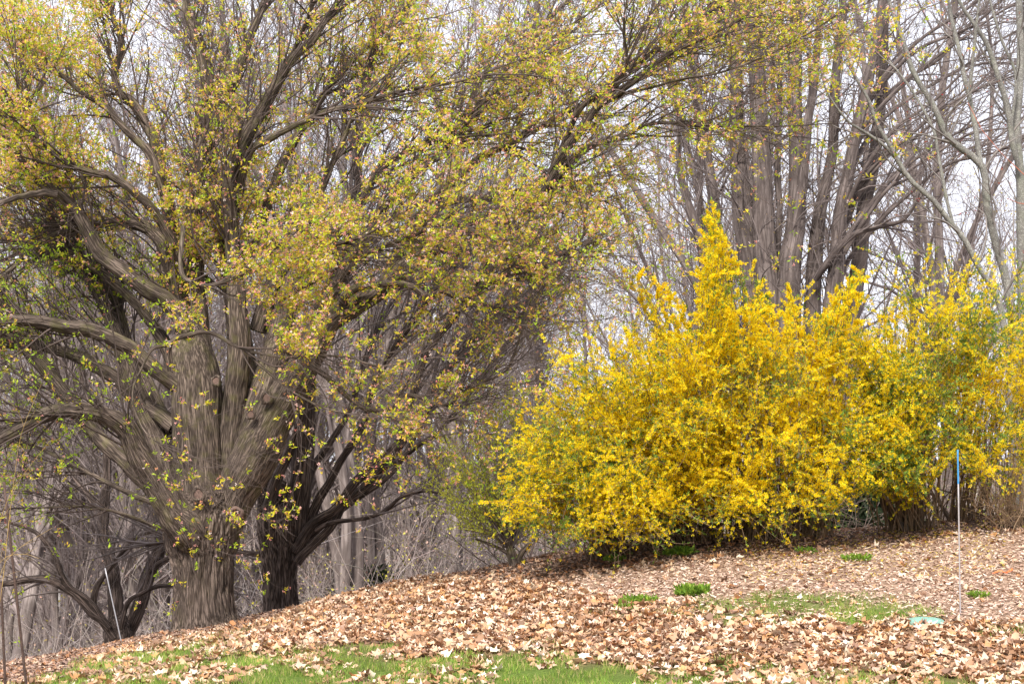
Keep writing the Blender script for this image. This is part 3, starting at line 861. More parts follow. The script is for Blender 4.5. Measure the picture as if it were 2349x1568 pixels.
# ---- grey multi-stemmed tree behind the yellow shrubs
D_D = 36.0
g0 = gpt(1800, 1230)
q0 = P(1830, 1200, D_D)
q0[2] = ground(q0[0], q0[1])
Dt = thing('multi_stemmed_tree', q0, 'tall smooth grey tree of many upright stems behind the yellow flowering shrub', 'tree')
D_specs = [
    (0, 0.5, [(1790, 1300, 80), (1765, 1000, 74), (1745, 760, 66), (1726, 600, 62), (1706, 480, 54), (1694, 380, 36), (1690, 200, 30), (1686, 40, 26), (1684, -60, 20)]),
    (-0.3, 0.0, [(1800, 1300, 80), (1785, 1000, 70), (1770, 720, 60), (1756, 560, 54), (1746, 400, 46), (1738, 200, 40), (1732, 0, 35), (1730, -60, 30)]),
    (-0.4, -0.2, [(1815, 1300, 60), (1808, 800, 60), (1808, 620, 54), (1822, 523, 46), (1826, 436, 40), (1825, 335, 36), (1820, 235, 34), (1822, 134, 31), (1825, 0, 28), (1826, -60, 22)]),
    (-0.4, -0.9, [(1818, 560, 20), (1836, 440, 26), (1848, 335, 23), (1854, 268, 21), (1872, 168, 18), (1880, 60, 15), (1888, -50, 11)]),
    (0.0, 0.3, [(1850, 1300, 50), (1860, 900, 46), (1866, 705, 40), (1872, 600, 36), (1878, 500, 32), (1890, 430, 28), (1908, 340, 26), (1916, 201, 23), (1926, 100, 20), (1936, -40, 15)]),
    (-0.2, -0.6, [(1870, 1300, 50), (1885, 900, 46), (1909, 705, 42), (1923, 604, 38), (1930, 500, 34), (1948, 403, 30), (1966, 302, 27), (1978, 235, 25), (2008, 100, 22), (2028, -30, 18)]),
    (0.3, 0.6, [(1900, 1300, 46), (1935, 900, 42), (1962, 671, 38), (1976, 580, 36), (1982, 490, 34), (1998, 403, 32), (2012, 319, 30), (2024, 168, 28), (2030, 33, 26), (2032, -50, 22)]),
    (-0.3, -2.0, [(1870, 640, 16), (1910, 585, 17), (1945, 548, 15), (1976, 530, 13), (2027, 517, 12), (2067, 507, 10), (2094, 478, 8), (2110, 440, 5)]),
    (0.2, 1.0, [(1780, 620, 14), (1788, 500, 16), (1784, 360, 15), (1790, 200, 12), (1792, 40, 10), (1795, -50, 8)]),
    (-0.4, -1.0, [(1700, 900, 40), (1640, 700, 34), (1610, 560, 26), (1580, 470, 20), (1560, 380, 14), (1555, 260, 9)]),
    (0.3, 0.8, [(1740, 1100, 40), (1690, 850, 36), (1670, 700, 32), (1655, 600, 30), (1640, 450, 24), (1620, 330, 18), (1600, 180, 12), (1590, 30, 8)]),
]
for i in range(11):         # long arching shoots leaning to the side
    y0 = 650 - i * 38 + RNG.uniform(-25, 25)
    x0 = 1915 + i * 5
    ex = RNG.uniform(0.8, 1.2)
    D_specs.append((RNG.uniform(-0.6, 0.6), RNG.uniform(-2.5, 2), [(x0, y0, 13), (x0 + 55 * ex, y0 - 95 + RNG.uniform(-15, 15), 11), (x0 + 130 * ex, y0 - 180, 9), (x0 + 230 * ex, y0 - 250 + RNG.uniform(-25, 25), 7), (x0 + 340 * ex, y0 - 300 - 5 * i, 5), (x0 + 470 * ex, y0 - 335 - RNG.uniform(-20, 60), 3)]))
DP, DR = add_limbs(Dt, D_specs, M_beech, D_D, k=16, rough=0.28, name='stem')
d1, d2, d3 = crown(Dt, DP, DR, 2.5, 0, M_twiggrey, l1=(1.2, 3.0), l2=(0.5, 1.2), l3=(0.2, 0.5), m2=5, m3=3, dmin=31, dmax=43, ang=(0.3, 0.9), t0=0.35, trop=(0.01, 0, 0.01))
sel = d3[RNG.random(len(d3)) < 0.25]
leaflets(Dt, sel[:, -1], nrm(sel[:, -1] - sel[:, -2]), [(0.42, 0.36, 0.10), (0.45, 0.30, 0.12)], (0.03, 0.05), seed=4, per=2)

# ---- young pale grey maples with red buds
D_E = 27.0
def maple(specs, base, label, seed, buds=0.5):
    b = P(base[0], base[1], D_E)
    b[2] = ground(b[0], b[1])
    r = thing('young_maple', b, label, 'tree', 'young maples with red buds')
    LP, LR = add_limbs(r, specs, M_maple, D_E, k=14, rough=0.25)
    p1, p2, p3 = crown(r, LP, LR, 1.5, 0, M_twigpale, l1=(0.7, 1.7), l2=(0.3, 0.8), l3=(0.12, 0.3), m2=3, m3=2, dmin=22, dmax=32, ang=(0.4, 1.0), t0=0.15)
    rng = np.random.default_rng(seed)
    tips = np.concatenate([p2[:, -1], p3[:, -1]])
    tips = tips[rng.random(len(tips)) < buds]
    bag = Bag()
    for k in range(4):
        V, Fq = leaves(tips + rng.normal(0, 0.012, tips.shape), rng.normal(0, 1, tips.shape), rng.uniform(0.02, 0.038, len(tips)), 0.6, rng)
        bag.add(V, Fq, pick([(0.36, 0.03, 0.03), (0.46, 0.09, 0.05), (0.28, 0.02, 0.03), (0.50, 0.24, 0.07)], len(tips), rng))
    link('bud', bag.mesh('bud', M_leaf), r, kind='stuff')


maple([
    (0, -0.3, [(2345, 1230, 26), (2340, 900, 22), (2315, 671, 20), (2289, 571, 19), (2264, 470, 18), (2260, 403, 18), (2241, 369, 17), (2178, 319, 16), (2154, 268, 15), (2144, 245, 14), (2094, 161, 13), (2070, 84, 11), (2040, 0, 9), (2030, -50, 7)]),
    (0.0, 0.4, [(2256, 395, 12), (2248, 362, 13), (2238, 302, 13), (2225, 235, 12), (2208, 151, 11), (2188, 67, 10), (2175, 0, 8), (2168, -40, 6)]),
    (0.0, -0.3, [(2225, 225, 8), (2228, 180, 8), (2235, 100, 7), (2247, -10, 5)]),
], (2345, 1230), 'young pale grey maple with red buds whose stem zigzags up out of the yellow shrub', 61, 0.3)
maple([
    (0.3, 0.6, [(2345, 1230, 30), (2352, 900, 27), (2346, 600, 24), (2340, 403, 22), (2331, 302, 21), (2339, 201, 20), (2343, 100, 19), (2340, 0, 17), (2338, -50, 15)]),
    (0.3, 0.0, [(2336, 380, 12), (2322, 325, 15), (2312, 262, 15), (2289, 168, 14), (2262, 100, 13), (2242, 67, 11), (2208, 17, 9), (2185, -30, 7)]),
    (0.3, 0.2, [(2318, 300, 7), (2330, 180, 7), (2300, 100, 7), (2275, 20, 6), (2262, -40, 4)]),
], (2345, 1230), 'taller pale grey maple standing straight at the edge of the picture', 62, 0.25)
maple([
    (-0.4, -0.9, [(2330, 1230, 22), (2318, 900, 18), (2295, 700, 16), (2245, 611, 15), (2211, 547, 14), (2171, 500, 13), (2144, 463, 13), (2094, 419, 12), (2070, 386, 12), (2044, 336, 10), (2013, 285, 9), (1993, 228, 8), (1966, 181, 7), (1940, 117, 5), (1920, 40, 3)]),
    (-0.7, -1.2, [(2060, 370, 8), (2030, 335, 8), (1993, 309, 7), (1943, 275, 6), (1899, 215, 5), (1880, 150, 4)]),
    (-0.5, 0.0, [(2195, 530, 8), (2183, 503, 8), (2161, 403, 8), (2151, 352, 7), (2138, 292, 7), (2087, 201, 6), (2040, 140, 4)]),
], (2330, 1230), 'slender pale maple leaning sideways, its stem slanting low across the grey stems', 63, 0.35)

# ------------------------------------------------------------------ the wood behind: bare trees, copied from a few kinds
def wood_kind(kind, seed):
    """meshes of a bare woodland tree at the origin: trunk mesh, crown mesh"""
    rng = np.random.default_rng(seed)
    H = 17.0
    n = 26
    stems = 1 + (kind % 3 == 1) + (kind % 3 == 2) * 2
    P0, R0 = [], []
    for s_ in range(stems):
        d = nrm(np.array([[rng.normal(0, 0.10) * (s_ > 0), rng.normal(0, 0.08) * (s_ > 0), 1.0]]))
        p, r = grow(np.array([[0.12 * s_, 0.05 * s_, -0.5]]), d, np.array([H * rng.uniform(0.85, 1)]), np.array([rng.uniform(0.10, 0.17) - 0.02 * s_]), n, 0.03, (0, 0, 0.03), 0.25, rng)
        P0.append(p); R0.append(r)
    P0, R0 = np.concatenate(P0), np.concatenate(R0)
    V, Fq, bc = tubes(P0, R0, 10, rough=0.2, seed=seed)
    tm = make_mesh('trunk', V, Fq, M_birch if kind == 6 else M_wood_haze, True, None, bc)
    an = (0.25, 0.55) if kind < 4 else (0.4, 1.0)
    s, d, r, t = spawn(P0, R0, 66 // stems, 0.18, 1.0, an, 0.42, rng)
    P1, R1 = grow(s, d, rng.uniform(2.0, 5.5, len(s)) * (1.15 - 0.6 * t), np.clip(r, 0.012, 0.05), 10, 0.08, (0, 0, 0.055), 0.2, rng)
    V1, F1, _ = tubes(P1, R1, 3)
    s, d, r, t = spawn(P1, R1, 8, 0.1, 1.0, (0.3, 0.8), 0.5, rng)
    P2, R2 = grow(s, d, rng.uniform(0.7, 1.8, len(s)), np.clip(r, 0.006, 0.012), 6, 0.07, (0, 0, 0.03), 0.4, rng)
    V2, F2, _ = tubes(P2, R2, 3)
    s, d, r, t = spawn(P2, R2, 3, 0.2, 1.0, (0.3, 0.9), 0.7, rng)
    P3, R3 = grow(s, d, rng.uniform(0.3, 0.9, len(s)), np.clip(r, 0.005, 0.007), 3, 0.1, (0, 0, 0.03), 0.6, rng)
    V3, F3, _ = tubes(P3, R3, 3)
    nb = len(V1); nc = nb + len(V2)
    cm = make_mesh('crown', np.concatenate([V1, V2, V3]), np.concatenate([F1[0], F2[0] + nb, F3[0] + nc]), M_twigfar_haze, True)
    return tm, cm, P3


KINDS = [wood_kind(k, 100 + k) for k in range(7)]
for k in (1, 4, 5):    # some kinds are coming into leaf
    tm, cm, p3 = KINDS[k]
    rng = np.random.default_rng(200 + k)
    s = p3[rng.random(len(p3)) < 0.7]
    bag = Bag()
    V, Fq = leaves(s[:, -1], rng.normal(0, 1, (len(s), 3)), rng.uniform(0.05, 0.09, len(s)), 0.6, rng)
    bag.add(V, Fq, pick([(0.50, 0.42, 0.10), (0.42, 0.40, 0.08), (0.52, 0.40, 0.15)], len(s), rng))
    KINDS[k] = (tm, cm, p3, bag.mesh('foliage', M_leaf))
GN = {0: 'bare grey tree in the distant wood with fine upswept branches', 1: 'bare dark tree in the distant wood with specks of yellow young leaf'}


def wood_tree(vx, d, kind, sc, label, group, rz=None, lean=0.0):
    x = (vx - CX) / F * d
    z = float(ground(x, d))
    o = thing('birch_tree' if kind == 6 else 'woodland_tree', (x, d, z), label, 'tree', group)
    o.rotation_euler = (RNG.normal(0, 0.015), lean, RNG.uniform(0, 6.28) if rz is None else rz)
    o.scale = (sc, sc, sc)
    parts = KINDS[kind]
    for nm, me in (('trunk', parts[0]), ('crown', parts[1])) + ((('foliage', parts[3]),) if len(parts) > 3 else ()):
        c = bpy.data.objects.new(nm, me)
        col.objects.link(c)
        c.parent = o
    return o


rng = np.random.default_rng(12)
spots = [(vx_, 40 + 9 * ((i_ * 0.37) % 1.0)) for i_, vx_ in enumerate((40, 110, 190, 260, 330, 400, 455, 520, 590, 660, 735, 800, 880, 960, 1040))]
for i in range(76):
    vx = -150 + 2650 * ((i * 0.618034) % 1.0)
    d = 40 + 45 * ((i * 0.754877) % 1.0)
    if vx < 1250 and d < 56:
        d += 22
    spots.append((vx, d))
for vx, d in spots:
    kind = int(rng.choice([0, 1, 2, 3, 4, 5]))
    if vx > 1300 and rng.random() < 0.35:
        continue
    has = len(KINDS[kind]) > 3
    wood_tree(vx, d, kind, rng.uniform(0.9, 1.2) * (1.18 if d < 50 else 1.05),
              'bare woodland tree flecked with yellow young leaf in the wood past the slope' if has else 'bare grey woodland tree without leaves in the wood past the slope',
              'leafing trees of the distant wood' if has else 'bare trees of the distant wood')
for vx, d, rz, ln, lb in ((140, 47, 0.3, 0.06, 'white-barked birch leaning behind the low forked tree'), (200, 58, 2.0, 0.03, 'thin white birch behind the leaning stake')):
    wood_tree(vx, d, 6, 0.62, lb, None, rz, ln)

# ------------------------------------------------------------------ brush and undergrowth beyond the brow
def brush(name, n, xr, dr, hr, pal, label, seed, leaf=0.0, lpal=None, r=(0.004, 0.012), lsize=(0.04, 0.07), spread=0.6, cat=True):
    rng = np.random.default_rng(seed)
    d = rng.uniform(dr[0], dr[1], n)
    vx = rng.uniform(xr[0], xr[1], n)
    x = (vx - CX) / F * d
    z = ground(x, d)
    cl = fbm(np.stack([x * 0.35, d * 0.2, 0 * x], -1), seed, 2)
    ok = rng.random(n) < smooth(0.3, 0.6, cl) * 1.3 + 0.15
    x, d, z = x[ok], d[ok], z[ok]
    n = len(x)
    D = nrm(np.stack([rng.normal(0, spread, n), rng.normal(0, spread, n), np.ones(n)], -1))
    P1, R1 = grow(np.stack([x, d, z], -1), D, rng.uniform(hr[0], hr[1], n), rng.uniform(r[0] * 1.8, r[1] * 1.6, n), 7, 0.12, (0, 0, 0.0), 0.3, rng, sag=0.12)
    P1, R1 = P1[:, ::2], R1[:, ::2]
    s, dd, rr, t = spawn(P1, R1, 6, 0.2, 1.0, (0.3, 1.0), 0.6, rng)
    P2, R2 = grow(s, dd, rng.uniform(0.3, 1.0, len(s)) * (hr[1] / 3), np.clip(rr, r[0], r[1]), 4, 0.14, (0, 0, 0.0), 0.4, rng)
    V1, F1, _ = tubes(P1, R1, 3)
    V2, F2, _ = tubes(P2, R2, 3)
    bag = Bag()
    bag.add(V1, F1[0], pick(pal, len(P1), rng, 0.25))
    bag.add(V2, F2[0], pick(pal, len(P2), rng, 0.25))
    if leaf:
        tp = np.concatenate([P2[:, -1], P2[:, 2], P2[:, 1]])
        tp = tp[rng.random(len(tp)) < leaf]
        V, Fq = leaves(tp, rng.normal(0, 1, tp.shape), rng.uniform(*lsize, len(tp)), 0.6, rng)
        bag.add(V, Fq, pick(lpal, len(tp), rng, 0.2))
    o = link(name, bag.mesh(name, M_brush, False), kind='stuff')
    o['label'] = label
    return o


GREY = [(0.30, 0.25, 0.235), (0.38, 0.315, 0.29), (0.23, 0.185, 0.17), (0.34, 0.285, 0.25), (0.46, 0.40, 0.37)]  # grey brush, its tones lightened to stand for distance haze
brush('undergrowth', 1700, (-200, 1250), (33, 62), (1.5, 4.5), GREY, 'tangle of bare grey brush on the low ground behind the old trees', 1, 0.35, [(0.42, 0.38, 0.10), (0.34, 0.22, 0.16), (0.38, 0.26, 0.22)])
brush('undergrowth', 1500, (-300, 2500), (60, 100), (1.5, 4.5), GREY, 'far bare brushwood on the rising ground across the hollow', 2, 0.5, [(0.46, 0.40, 0.12), (0.40, 0.30, 0.18), (0.33, 0.24, 0.22)], r=(0.012, 0.028), lsize=(0.08, 0.16))
brush('undergrowth', 900, (620, 1300), (38, 58), (2.5, 6.0), [(0.36, 0.28, 0.26), (0.30, 0.24, 0.22), (0.44, 0.36, 0.33), (0.26, 0.21, 0.19)], 'pinkish brown thicket in the hollow between the dark tree and the green shrub', 4, 0.7, [(0.50, 0.44, 0.08), (0.40, 0.28, 0.22), (0.34, 0.22, 0.18), (0.46, 0.42, 0.06)], lsize=(0.05, 0.10))
brush('undergrowth', 900, (1150, 2500), (28, 45), (1.2, 3.0), [(0.17, 0.13, 0.11), (0.22, 0.17, 0.14), (0.12, 0.09, 0.075)], 'grey and green brush behind the yellow flowering shrubs', 3, 0.5, [(0.14, 0.22, 0.05), (0.09, 0.14, 0.05), (0.30, 0.26, 0.12)])

# dark evergreens low between the trunks
def evergreen(vx, d, h, label, seed):
    rng = np.random.default_rng(seed)
    x = (vx - CX) / F * d
    z = float(ground(x, d))
    o = thing('evergreen_shrub', (x, d, z), label, 'shrub')
    n = 500
    a = rng.uniform(0, 6.28, n); hh = rng.random(n) ** 0.8
    rad = h * 0.55 * (1 - hh * 0.8) * rng.uniform(0.4, 1, n)
    st = np.stack([x + 0.1 * np.cos(a), d + 0.1 * np.sin(a), z + hh * h * 0.9], -1)
    en = np.stack([np.cos(a), np.sin(a), rng.uniform(-0.2, 0.3, n)], -1)
    Pn, Rn = grow(st, en, rad, np.full(n, 0.008), 5, 0.05, (0, 0, -0.03), 0.4, rng)
    V, Fq, _ = tubes(Pn[:, ::2], Rn[:, ::2], 3)
    link('branch', make_mesh('branch', V, Fq, M_twig), o, kind='stuff')
    bag = Bag()
    for k in range(1, 5):
        for j in range(3):
            V, Fq = leaves(Pn[:, k] + rng.normal(0, 0.05, (n, 3)), nrm(en + rng.normal(0, 0.6, (n, 3))), rng.uniform(0.16, 0.3, n), 0.35, rng)
            bag.add(V, Fq, pick([(0.03, 0.05, 0.025), (0.045, 0.07, 0.03), (0.06, 0.08, 0.04)], n, rng, 0.25))
    link('foliage', bag.mesh('foliage', M_leaf), o, kind='stuff')
    p, r = grow(np.array([[x, d, z - 0.2]]), np.array([[0, 0, 1.]]), np.array([h]), np.array([0.07]), 8, 0.02, (0, 0, 0), 0.2, rng)
    V, Fq, bc = tubes(p, r, 8)
    link('trunk', make_mesh('trunk', V, Fq, M_dark, True, None, bc), o)


evergreen(860, 44, 3.4, 'dark evergreen shrub low in the brush right of the dark tree', 1)
evergreen(960, 52, 3.2, 'smaller dark evergreen beside the one in the hollow', 2)
evergreen(1960, 34, 2.0, 'dark evergreen seen under the yellow branches behind the shrub bed', 3)
evergreen(2060, 36, 2.2, 'dark evergreen behind the thin slanting shrub stems', 4)

# ------------------------------------------------------------------ flowering shrubs
def inpoly(x, y, poly):
    c = np.zeros(len(x), bool)
    j = len(poly) - 1
    for i in range(len(poly)):
        xi, yi = poly[i]; xj, yj = poly[j]
        c ^= ((yi > y) != (yj > y)) & (x < (xj - xi) * (y - yi) / (yj - yi + 1e-9) + xi)
        j = i
    return c


def sample_poly(poly, n, rng):
    p = np.array(poly, float)
    lo, hi = p.min(0), p.max(0)
    X, Y = [], []
    while len(X) < n:
        x = rng.uniform(lo[0], hi[0], n); y = rng.uniform(lo[1], hi[1], n)
        k = inpoly(x, y, poly)
        X += list(x[k]); Y += list(y[k])
    return np.array(X[:n]), np.array(Y[:n])


def canes(bases, vx, vy, d, n, arch, rng, r0=0.011):
    """arching canes from base points to picture targets at depth d"""
    B = len(vx)
    T = np.array([P(a, b, c) for a, b, c in zip(vx, vy, d)])
    b = bases[rng.integers(0, len(bases), B)] + rng.normal(0, 0.16, (B, 3)) * np.array([1, 1, 0])
    nb = np.abs(bases[:, None, 0] - T[None, :, 0]).argmin(0)
    b = np.where(rng.random((B, 1)) < 0.75, bases[nb] + rng.normal(0, 0.17, (B, 3)) * np.array([1, 1, 0]), b)
    b[:, 2] = ground(b[:, 0], b[:, 1]) - 0.03
    L = np.linalg.norm(T - b, axis=1)[:, None]
    c = b * 0.5 + T * 0.5 + np.array([0, 0, 1.0]) * L * arch * rng.uniform(0.5, 1.3, (B, 1)) + rng.normal(0, 0.05, (B, 3)) * L
    t = np.linspace(0, 1, n)[None, :, None]
    Pn = (1 - t) ** 2 * b[:, None] + 2 * t * (1 - t) * c[:, None] + t ** 2 * T[:, None]
    Pn += np.cumsum(rng.normal(0, 0.010, (B, n, 3)), axis=1) * np.minimum(1, t * 3)
    g = ground(Pn[..., 0], Pn[..., 1]) + 0.02
    Pn[:, 1:, 2] = np.maximum(Pn[:, 1:, 2], g[:, 1:])
    Rn = r0 * rng.uniform(0.6, 1.3, (B, 1)) * np.linspace(1, 0.3, n)[None]
    return Pn, Rn


YEL = [(0.93, 0.75, 0.012), (0.93, 0.70, 0.010), (0.95, 0.82, 0.04), (0.92, 0.62, 0.006), (0.94, 0.78, 0.02)]
GRN = [(0.16, 0.27, 0.04), (0.22, 0.34, 0.05), (0.12, 0.22, 0.035), (0.28, 0.38, 0.06)]


def forsythia(label, bases, polys, d0, half, seed, ts=0.35, droop=-0.02, old=(), fl_per=14, nside=7, arch=0.22, green=0.15, fmax=1.0, low=1200, side=(0.3, 0.75)):
    """polys: list of (polygon, number of canes, depth offset, flowering density, side twig length factor)"""
    rng = np.random.default_rng(seed)
    bases = np.array([gpt(a, b) for a, b in bases])
    root = thing('forsythia', bases.mean(0), label, 'shrub', 'yellow flowering forsythia shrubs')
    CV, CR2, FP, FA, GP, GD = [], [], [], [], [], []
    sV, sR = [], []
    for poly, nc, doff, dens, *sf in polys:
        sf = sf[0] if sf else 1.0
        x, y = sample_poly(poly, nc, rng)
        cx_ = np.mean([p[0] for p in poly]); wx = (max(p[0] for p in poly) - min(p[0] for p in poly)) / 2
        e = np.sqrt(np.clip(1 - ((x - cx_) / wx) ** 2, 0.05, 1))
        dd = d0 + doff + rng.uniform(-1, 0.9, nc) * half * e
        Pn, Rn = canes(bases, x, y, dd, 14, arch, rng)
        CV.append(Pn); CR2.append(Rn)
        s, dr, r, t = spawn(Pn, Rn, nside, ts, 1.0, (0.35, 1.0), 0.6, rng, minr=0.003)
        dr[:, 2] += 0.1
        Ps, Rs = grow(s, dr, rng.uniform(*side, len(s)) * sf, np.clip(r, 0.0025, 0.005), 5, 0.13, (0, 0, droop), 0.4, rng)
        sV.append(Ps); sR.append(Rs)
        # flowers along the side twigs and the outer canes
        for Q_, m_, t0 in ((Ps, fl_per, 0.05), (Pn, fl_per * 2, 0.45)):
            B, n, _ = Q_.shape
            tt = rng.uniform(t0, 1, (B, m_)) * (n - 1.001)
            i = tt.astype(int); f = (tt - i)[..., None]
            b = np.arange(B)[:, None]
            p = (Q_[b, i] * (1 - f) + Q_[b, i + 1] * f).reshape(-1, 3)
            T = nrm(Q_[b, i + 1] - Q_[b, i]).reshape(-1, 3)
            per = np.repeat(rng.uniform(0.35, 1.25, B), m_)      # some twigs flower more
            vx_, vy_ = proj(p)
            nz = 0.6 * fbm(p * np.array([1.6, 1.0, 1.6]), 55, 3) + 0.4 * fbm(p * 6.5, 57, 2)
            k = rng.random(len(p)) < dens * per * smooth(0.33, 0.54, nz) * (1 - 0.75 * smooth(low - 90, low + 40, vy_))
            FP.append(p[k]); FA.append(T[k])
            k2 = rng.random(len(p)) < green * 0.28 * smooth(0.35, 0.6, 1 - nz) * 1.6
            GP.append(p[k2]); GD.append(T[k2])
    CP2 = np.concatenate(CV); CRR = np.concatenate(CR2)
    V, Fq, bc = tubes(CP2, CRR, 3)
    link('cane', make_mesh('cane', V, Fq, M_cane, True), root, kind='stuff')
    SP, SR = np.concatenate(sV), np.concatenate(sR)
    V, Fq, bc = tubes(SP, SR, 3)
    link('twigs', make_mesh('twigs', V, Fq, M_cane, True), root, kind='stuff')
    # sturdy old stems at the foot
    for pts in old:
        q_, w_ = limb(pts, bases[:, 1].mean() - 0.2, bases[:, 1].mean() - 0.7, 18)
        V, Fq, bc = tubes(q_[None], w_[None], 8)
        link('stem', make_mesh('stem', V, Fq, M_cane_dark, True), root)
    B = 22
    st = bases[rng.integers(0, len(bases), B)] + rng.normal(0, 0.14, (B, 3)) * np.array([1.3, 0.8, 0])
    st[:, 2] = ground(st[:, 0], st[:, 1]) - 0.05
    Pn, Rn = grow(st, nrm(np.stack([rng.normal(0, 0.5, B), rng.normal(0, 0.3, B), np.ones(B)], -1)), rng.uniform(1.0, 2.2, B), rng.uniform(0.012, 0.026, B), 12, 0.07, (0, 0, 0.02), 0.35, rng)
    for j in range(B):
        V, Fq, bc = tubes(Pn[j:j + 1], Rn[j:j + 1], 7)
        link('stem', make_mesh('stem', V, Fq, M_cane_dark, True), root)
    FPa = np.concatenate(FP); FAa = np.concatenate(FA)
    n = len(FPa)
    print('forsythia flowers', n)
    out = nrm(rng.normal(0, 1, (n, 3)) + np.array([0, -0.25, -0.35]))
    out = nrm(out - 0.6 * (out * FAa).sum(1, keepdims=True) * FAa)
    bag = Bag()
    c = FPa + out * 0.006
    V, Fq = petals(c, out, np.full(n, 0.031), 0.62, 0.62, rng, 4)
    bag.add(V, Fq, np.repeat(pick(YEL, n, rng, 0.08), 4, 0))
    link('blossom', bag.mesh('blossom', M_petal), root, kind='stuff')
    GPa, GDa = np.concatenate(GP), np.concatenate(GD)
    leaflets(root, GPa, GDa, GRN, (0.035, 0.07), seed=seed, per=2, width=0.32, up=0.5)
    return root


MAINP = [(1190, 1010), (1215, 920), (1260, 860), (1330, 800), (1440, 780), (1560, 770), (1640, 800), (1710, 760), (1760, 720), (1850, 720), (1930, 740), (1960, 820), (1960, 950), (1980, 1080), (1920, 1180), (1820, 1215), (1640, 1215), (1500, 1190), (1380, 1150), (1240, 1150), (1180, 1090)]
LOWP = [(1110, 1180), (1150, 1050), (1250, 980), (1420, 1000), (1500, 1120), (1600, 1190), (1500, 1250), (1300, 1262), (1200, 1240)]
MIDP = [(1180, 1060), (1220, 900), (1280, 820), (1380, 770), (1560, 760), (1640, 850), (1660, 1050), (1560, 1180), (1380, 1150), (1240, 1130)]
FILL = [(1900, 780), (2000, 700), (2080, 740), (2120, 900), (2090, 1080), (1990, 1130), (1900, 1060)]
SPIKE = [(1590, 480), (1630, 455), (1665, 520), (1700, 640), (1730, 760), (1690, 800), (1640, 700), (1600, 590)]
ARM = [(1425, 600), (1470, 605), (1560, 690), (1620, 760), (1590, 790), (1500, 680)]
ARM3 = [(1580, 590), (1620, 640), (1680, 740), (1650, 770), (1590, 660)]
SP2 = [(1715, 580), (1745, 600), (1780, 680), (1760, 740), (1710, 690)]
SP3 = [(1990, 600), (2010, 620), (1960, 690), (1890, 750), (1870, 720), (1940, 650)]
SP4 = [(1800, 640), (1830, 640), (1860, 700), (1800, 730)]
forsythia('largest golden forsythia in full bloom, with a tall flowering spike',
          [(1745, 1240), (1700, 1238), (1790, 1238), (1740, 1236), (1560, 1246), (1630, 1242), (1860, 1232)],
          [(MAINP, 330, 0, 1.0), (MIDP, 110, -0.3, 1.0), (SPIKE, 64, -0.1, 1.5, 0.30), (ARM, 22, 0, 1.4, 0.3), (ARM3, 10, 0, 1.2, 0.4), (SP2, 16, 0, 1.2, 0.35), (SP3, 26, 0, 1.4, 0.3), (SP4, 10, 0, 1.2, 0.4)],
          22.6, 1.3, 301, ts=0.55, green=0.28, fl_per=32)
forsythia('lower forsythia with drooping yellow sprays touching the leaf litter, beside the green shrub',
          [(1480, 1262), (1400, 1275)], [(LOWP, 110, 0, 0.7)], 21.8, 0.8, 302, ts=0.5, droop=-0.07, green=0.6, low=1225, fl_per=26)
RP1 = [(1960, 760), (2020, 690), (2040, 600), (2100, 570), (2160, 600), (2200, 640), (2230, 760), (2240, 900), (2200, 1040), (2120, 1130), (2000, 1150), (1930, 1060), (1920, 900)]
RP2 = [(2140, 640), (2200, 590), (2300, 600), (2349, 580), (2440, 600), (2480, 800), (2440, 980), (2349, 1040), (2250, 1100), (2180, 1040), (2160, 860)]
forsythia('open forsythia with slanting brown stems and mixed green leaf behind the blue-tipped marker',
          [(2075, 1215), (2110, 1213)], [(RP1, 75, 0, 0.85), (FILL, 62, -0.2, 0.95)], 23.0, 0.9, 303, ts=0.5, old=[[(2078, 1222, 15), (2050, 1180, 14), (2024, 1149, 13), (1990, 1108, 11), (1966, 1079, 9), (1931, 1035, 6), (1890, 990, 4)], [(2028, 1153, 9), (2018, 1110, 8), (2011, 1065, 6), (2000, 1000, 4)], [(2110, 1218, 9), (2112, 1170, 8), (2100, 1100, 6), (2110, 1010, 4)], [(2084, 1222, 8), (2062, 1130, 7), (2040, 1060, 5), (2046, 960, 3)]], green=1.0, fl_per=26, low=1200, nside=9)
forsythia('straggly forsythia at the edge of the bed with tan upright stems and scattered flowers',
          [(2240, 1190), (2300, 1180), (2200, 1195)], [(RP2, 85, 0, 0.85)], 23.4, 0.9, 304, ts=0.45, green=0.9, fl_per=26, low=1190, nside=9)

# green shrub coming into leaf
rng = np.random.default_rng(41)
gb = gpt(1180, 1296)
Gs = thing('green_shrub', gb, 'round shrub on a short crooked stem just coming into green leaf', 'shrub')
for pts in ([(1183, 1310, 30), (1180, 1290, 26), (1172, 1265, 22), (1165, 1240, 15)], [(1186, 1300, 16), (1195, 1270, 14), (1215, 1245, 10)], [(1170, 1262, 14), (1155, 1230, 11), (1140, 1190, 8)],
            [(1172, 1262, 12), (1180, 1220, 9), (1190, 1170, 7)], [(1170, 1270, 9), (1130, 1250, 7), (1090, 1235, 5)], [(1166, 1250, 11), (1162, 1190, 8), (1150, 1110, 5)]):
    Pn, Rn = limb(pts, gb[1], gb[1], 16)
    V, Fq, bc = tubes(Pn[None], Rn[None], 10, rough=0.2, cap=True)
    link('stem', make_mesh('stem', V, Fq, M_limb, True, None, bc), Gs)
GPOLY = [(960, 1090), (1000, 990), (1060, 930), (1120, 890), (1190, 900), (1260, 940), (1290, 1040), (1290, 1150), (1250, 1210), (1120, 1210), (1000, 1190), (960, 1150)]
x, y = sample_poly(GPOLY, 150, rng)
Pn, Rn = canes(np.array([P(1175, 1262, gb[1]), P(1165, 1250, gb[1]), P(1185, 1255, gb[1])]), x, y, gb[1] + rng.uniform(-1, 1, 150), 12, 0.05, rng)
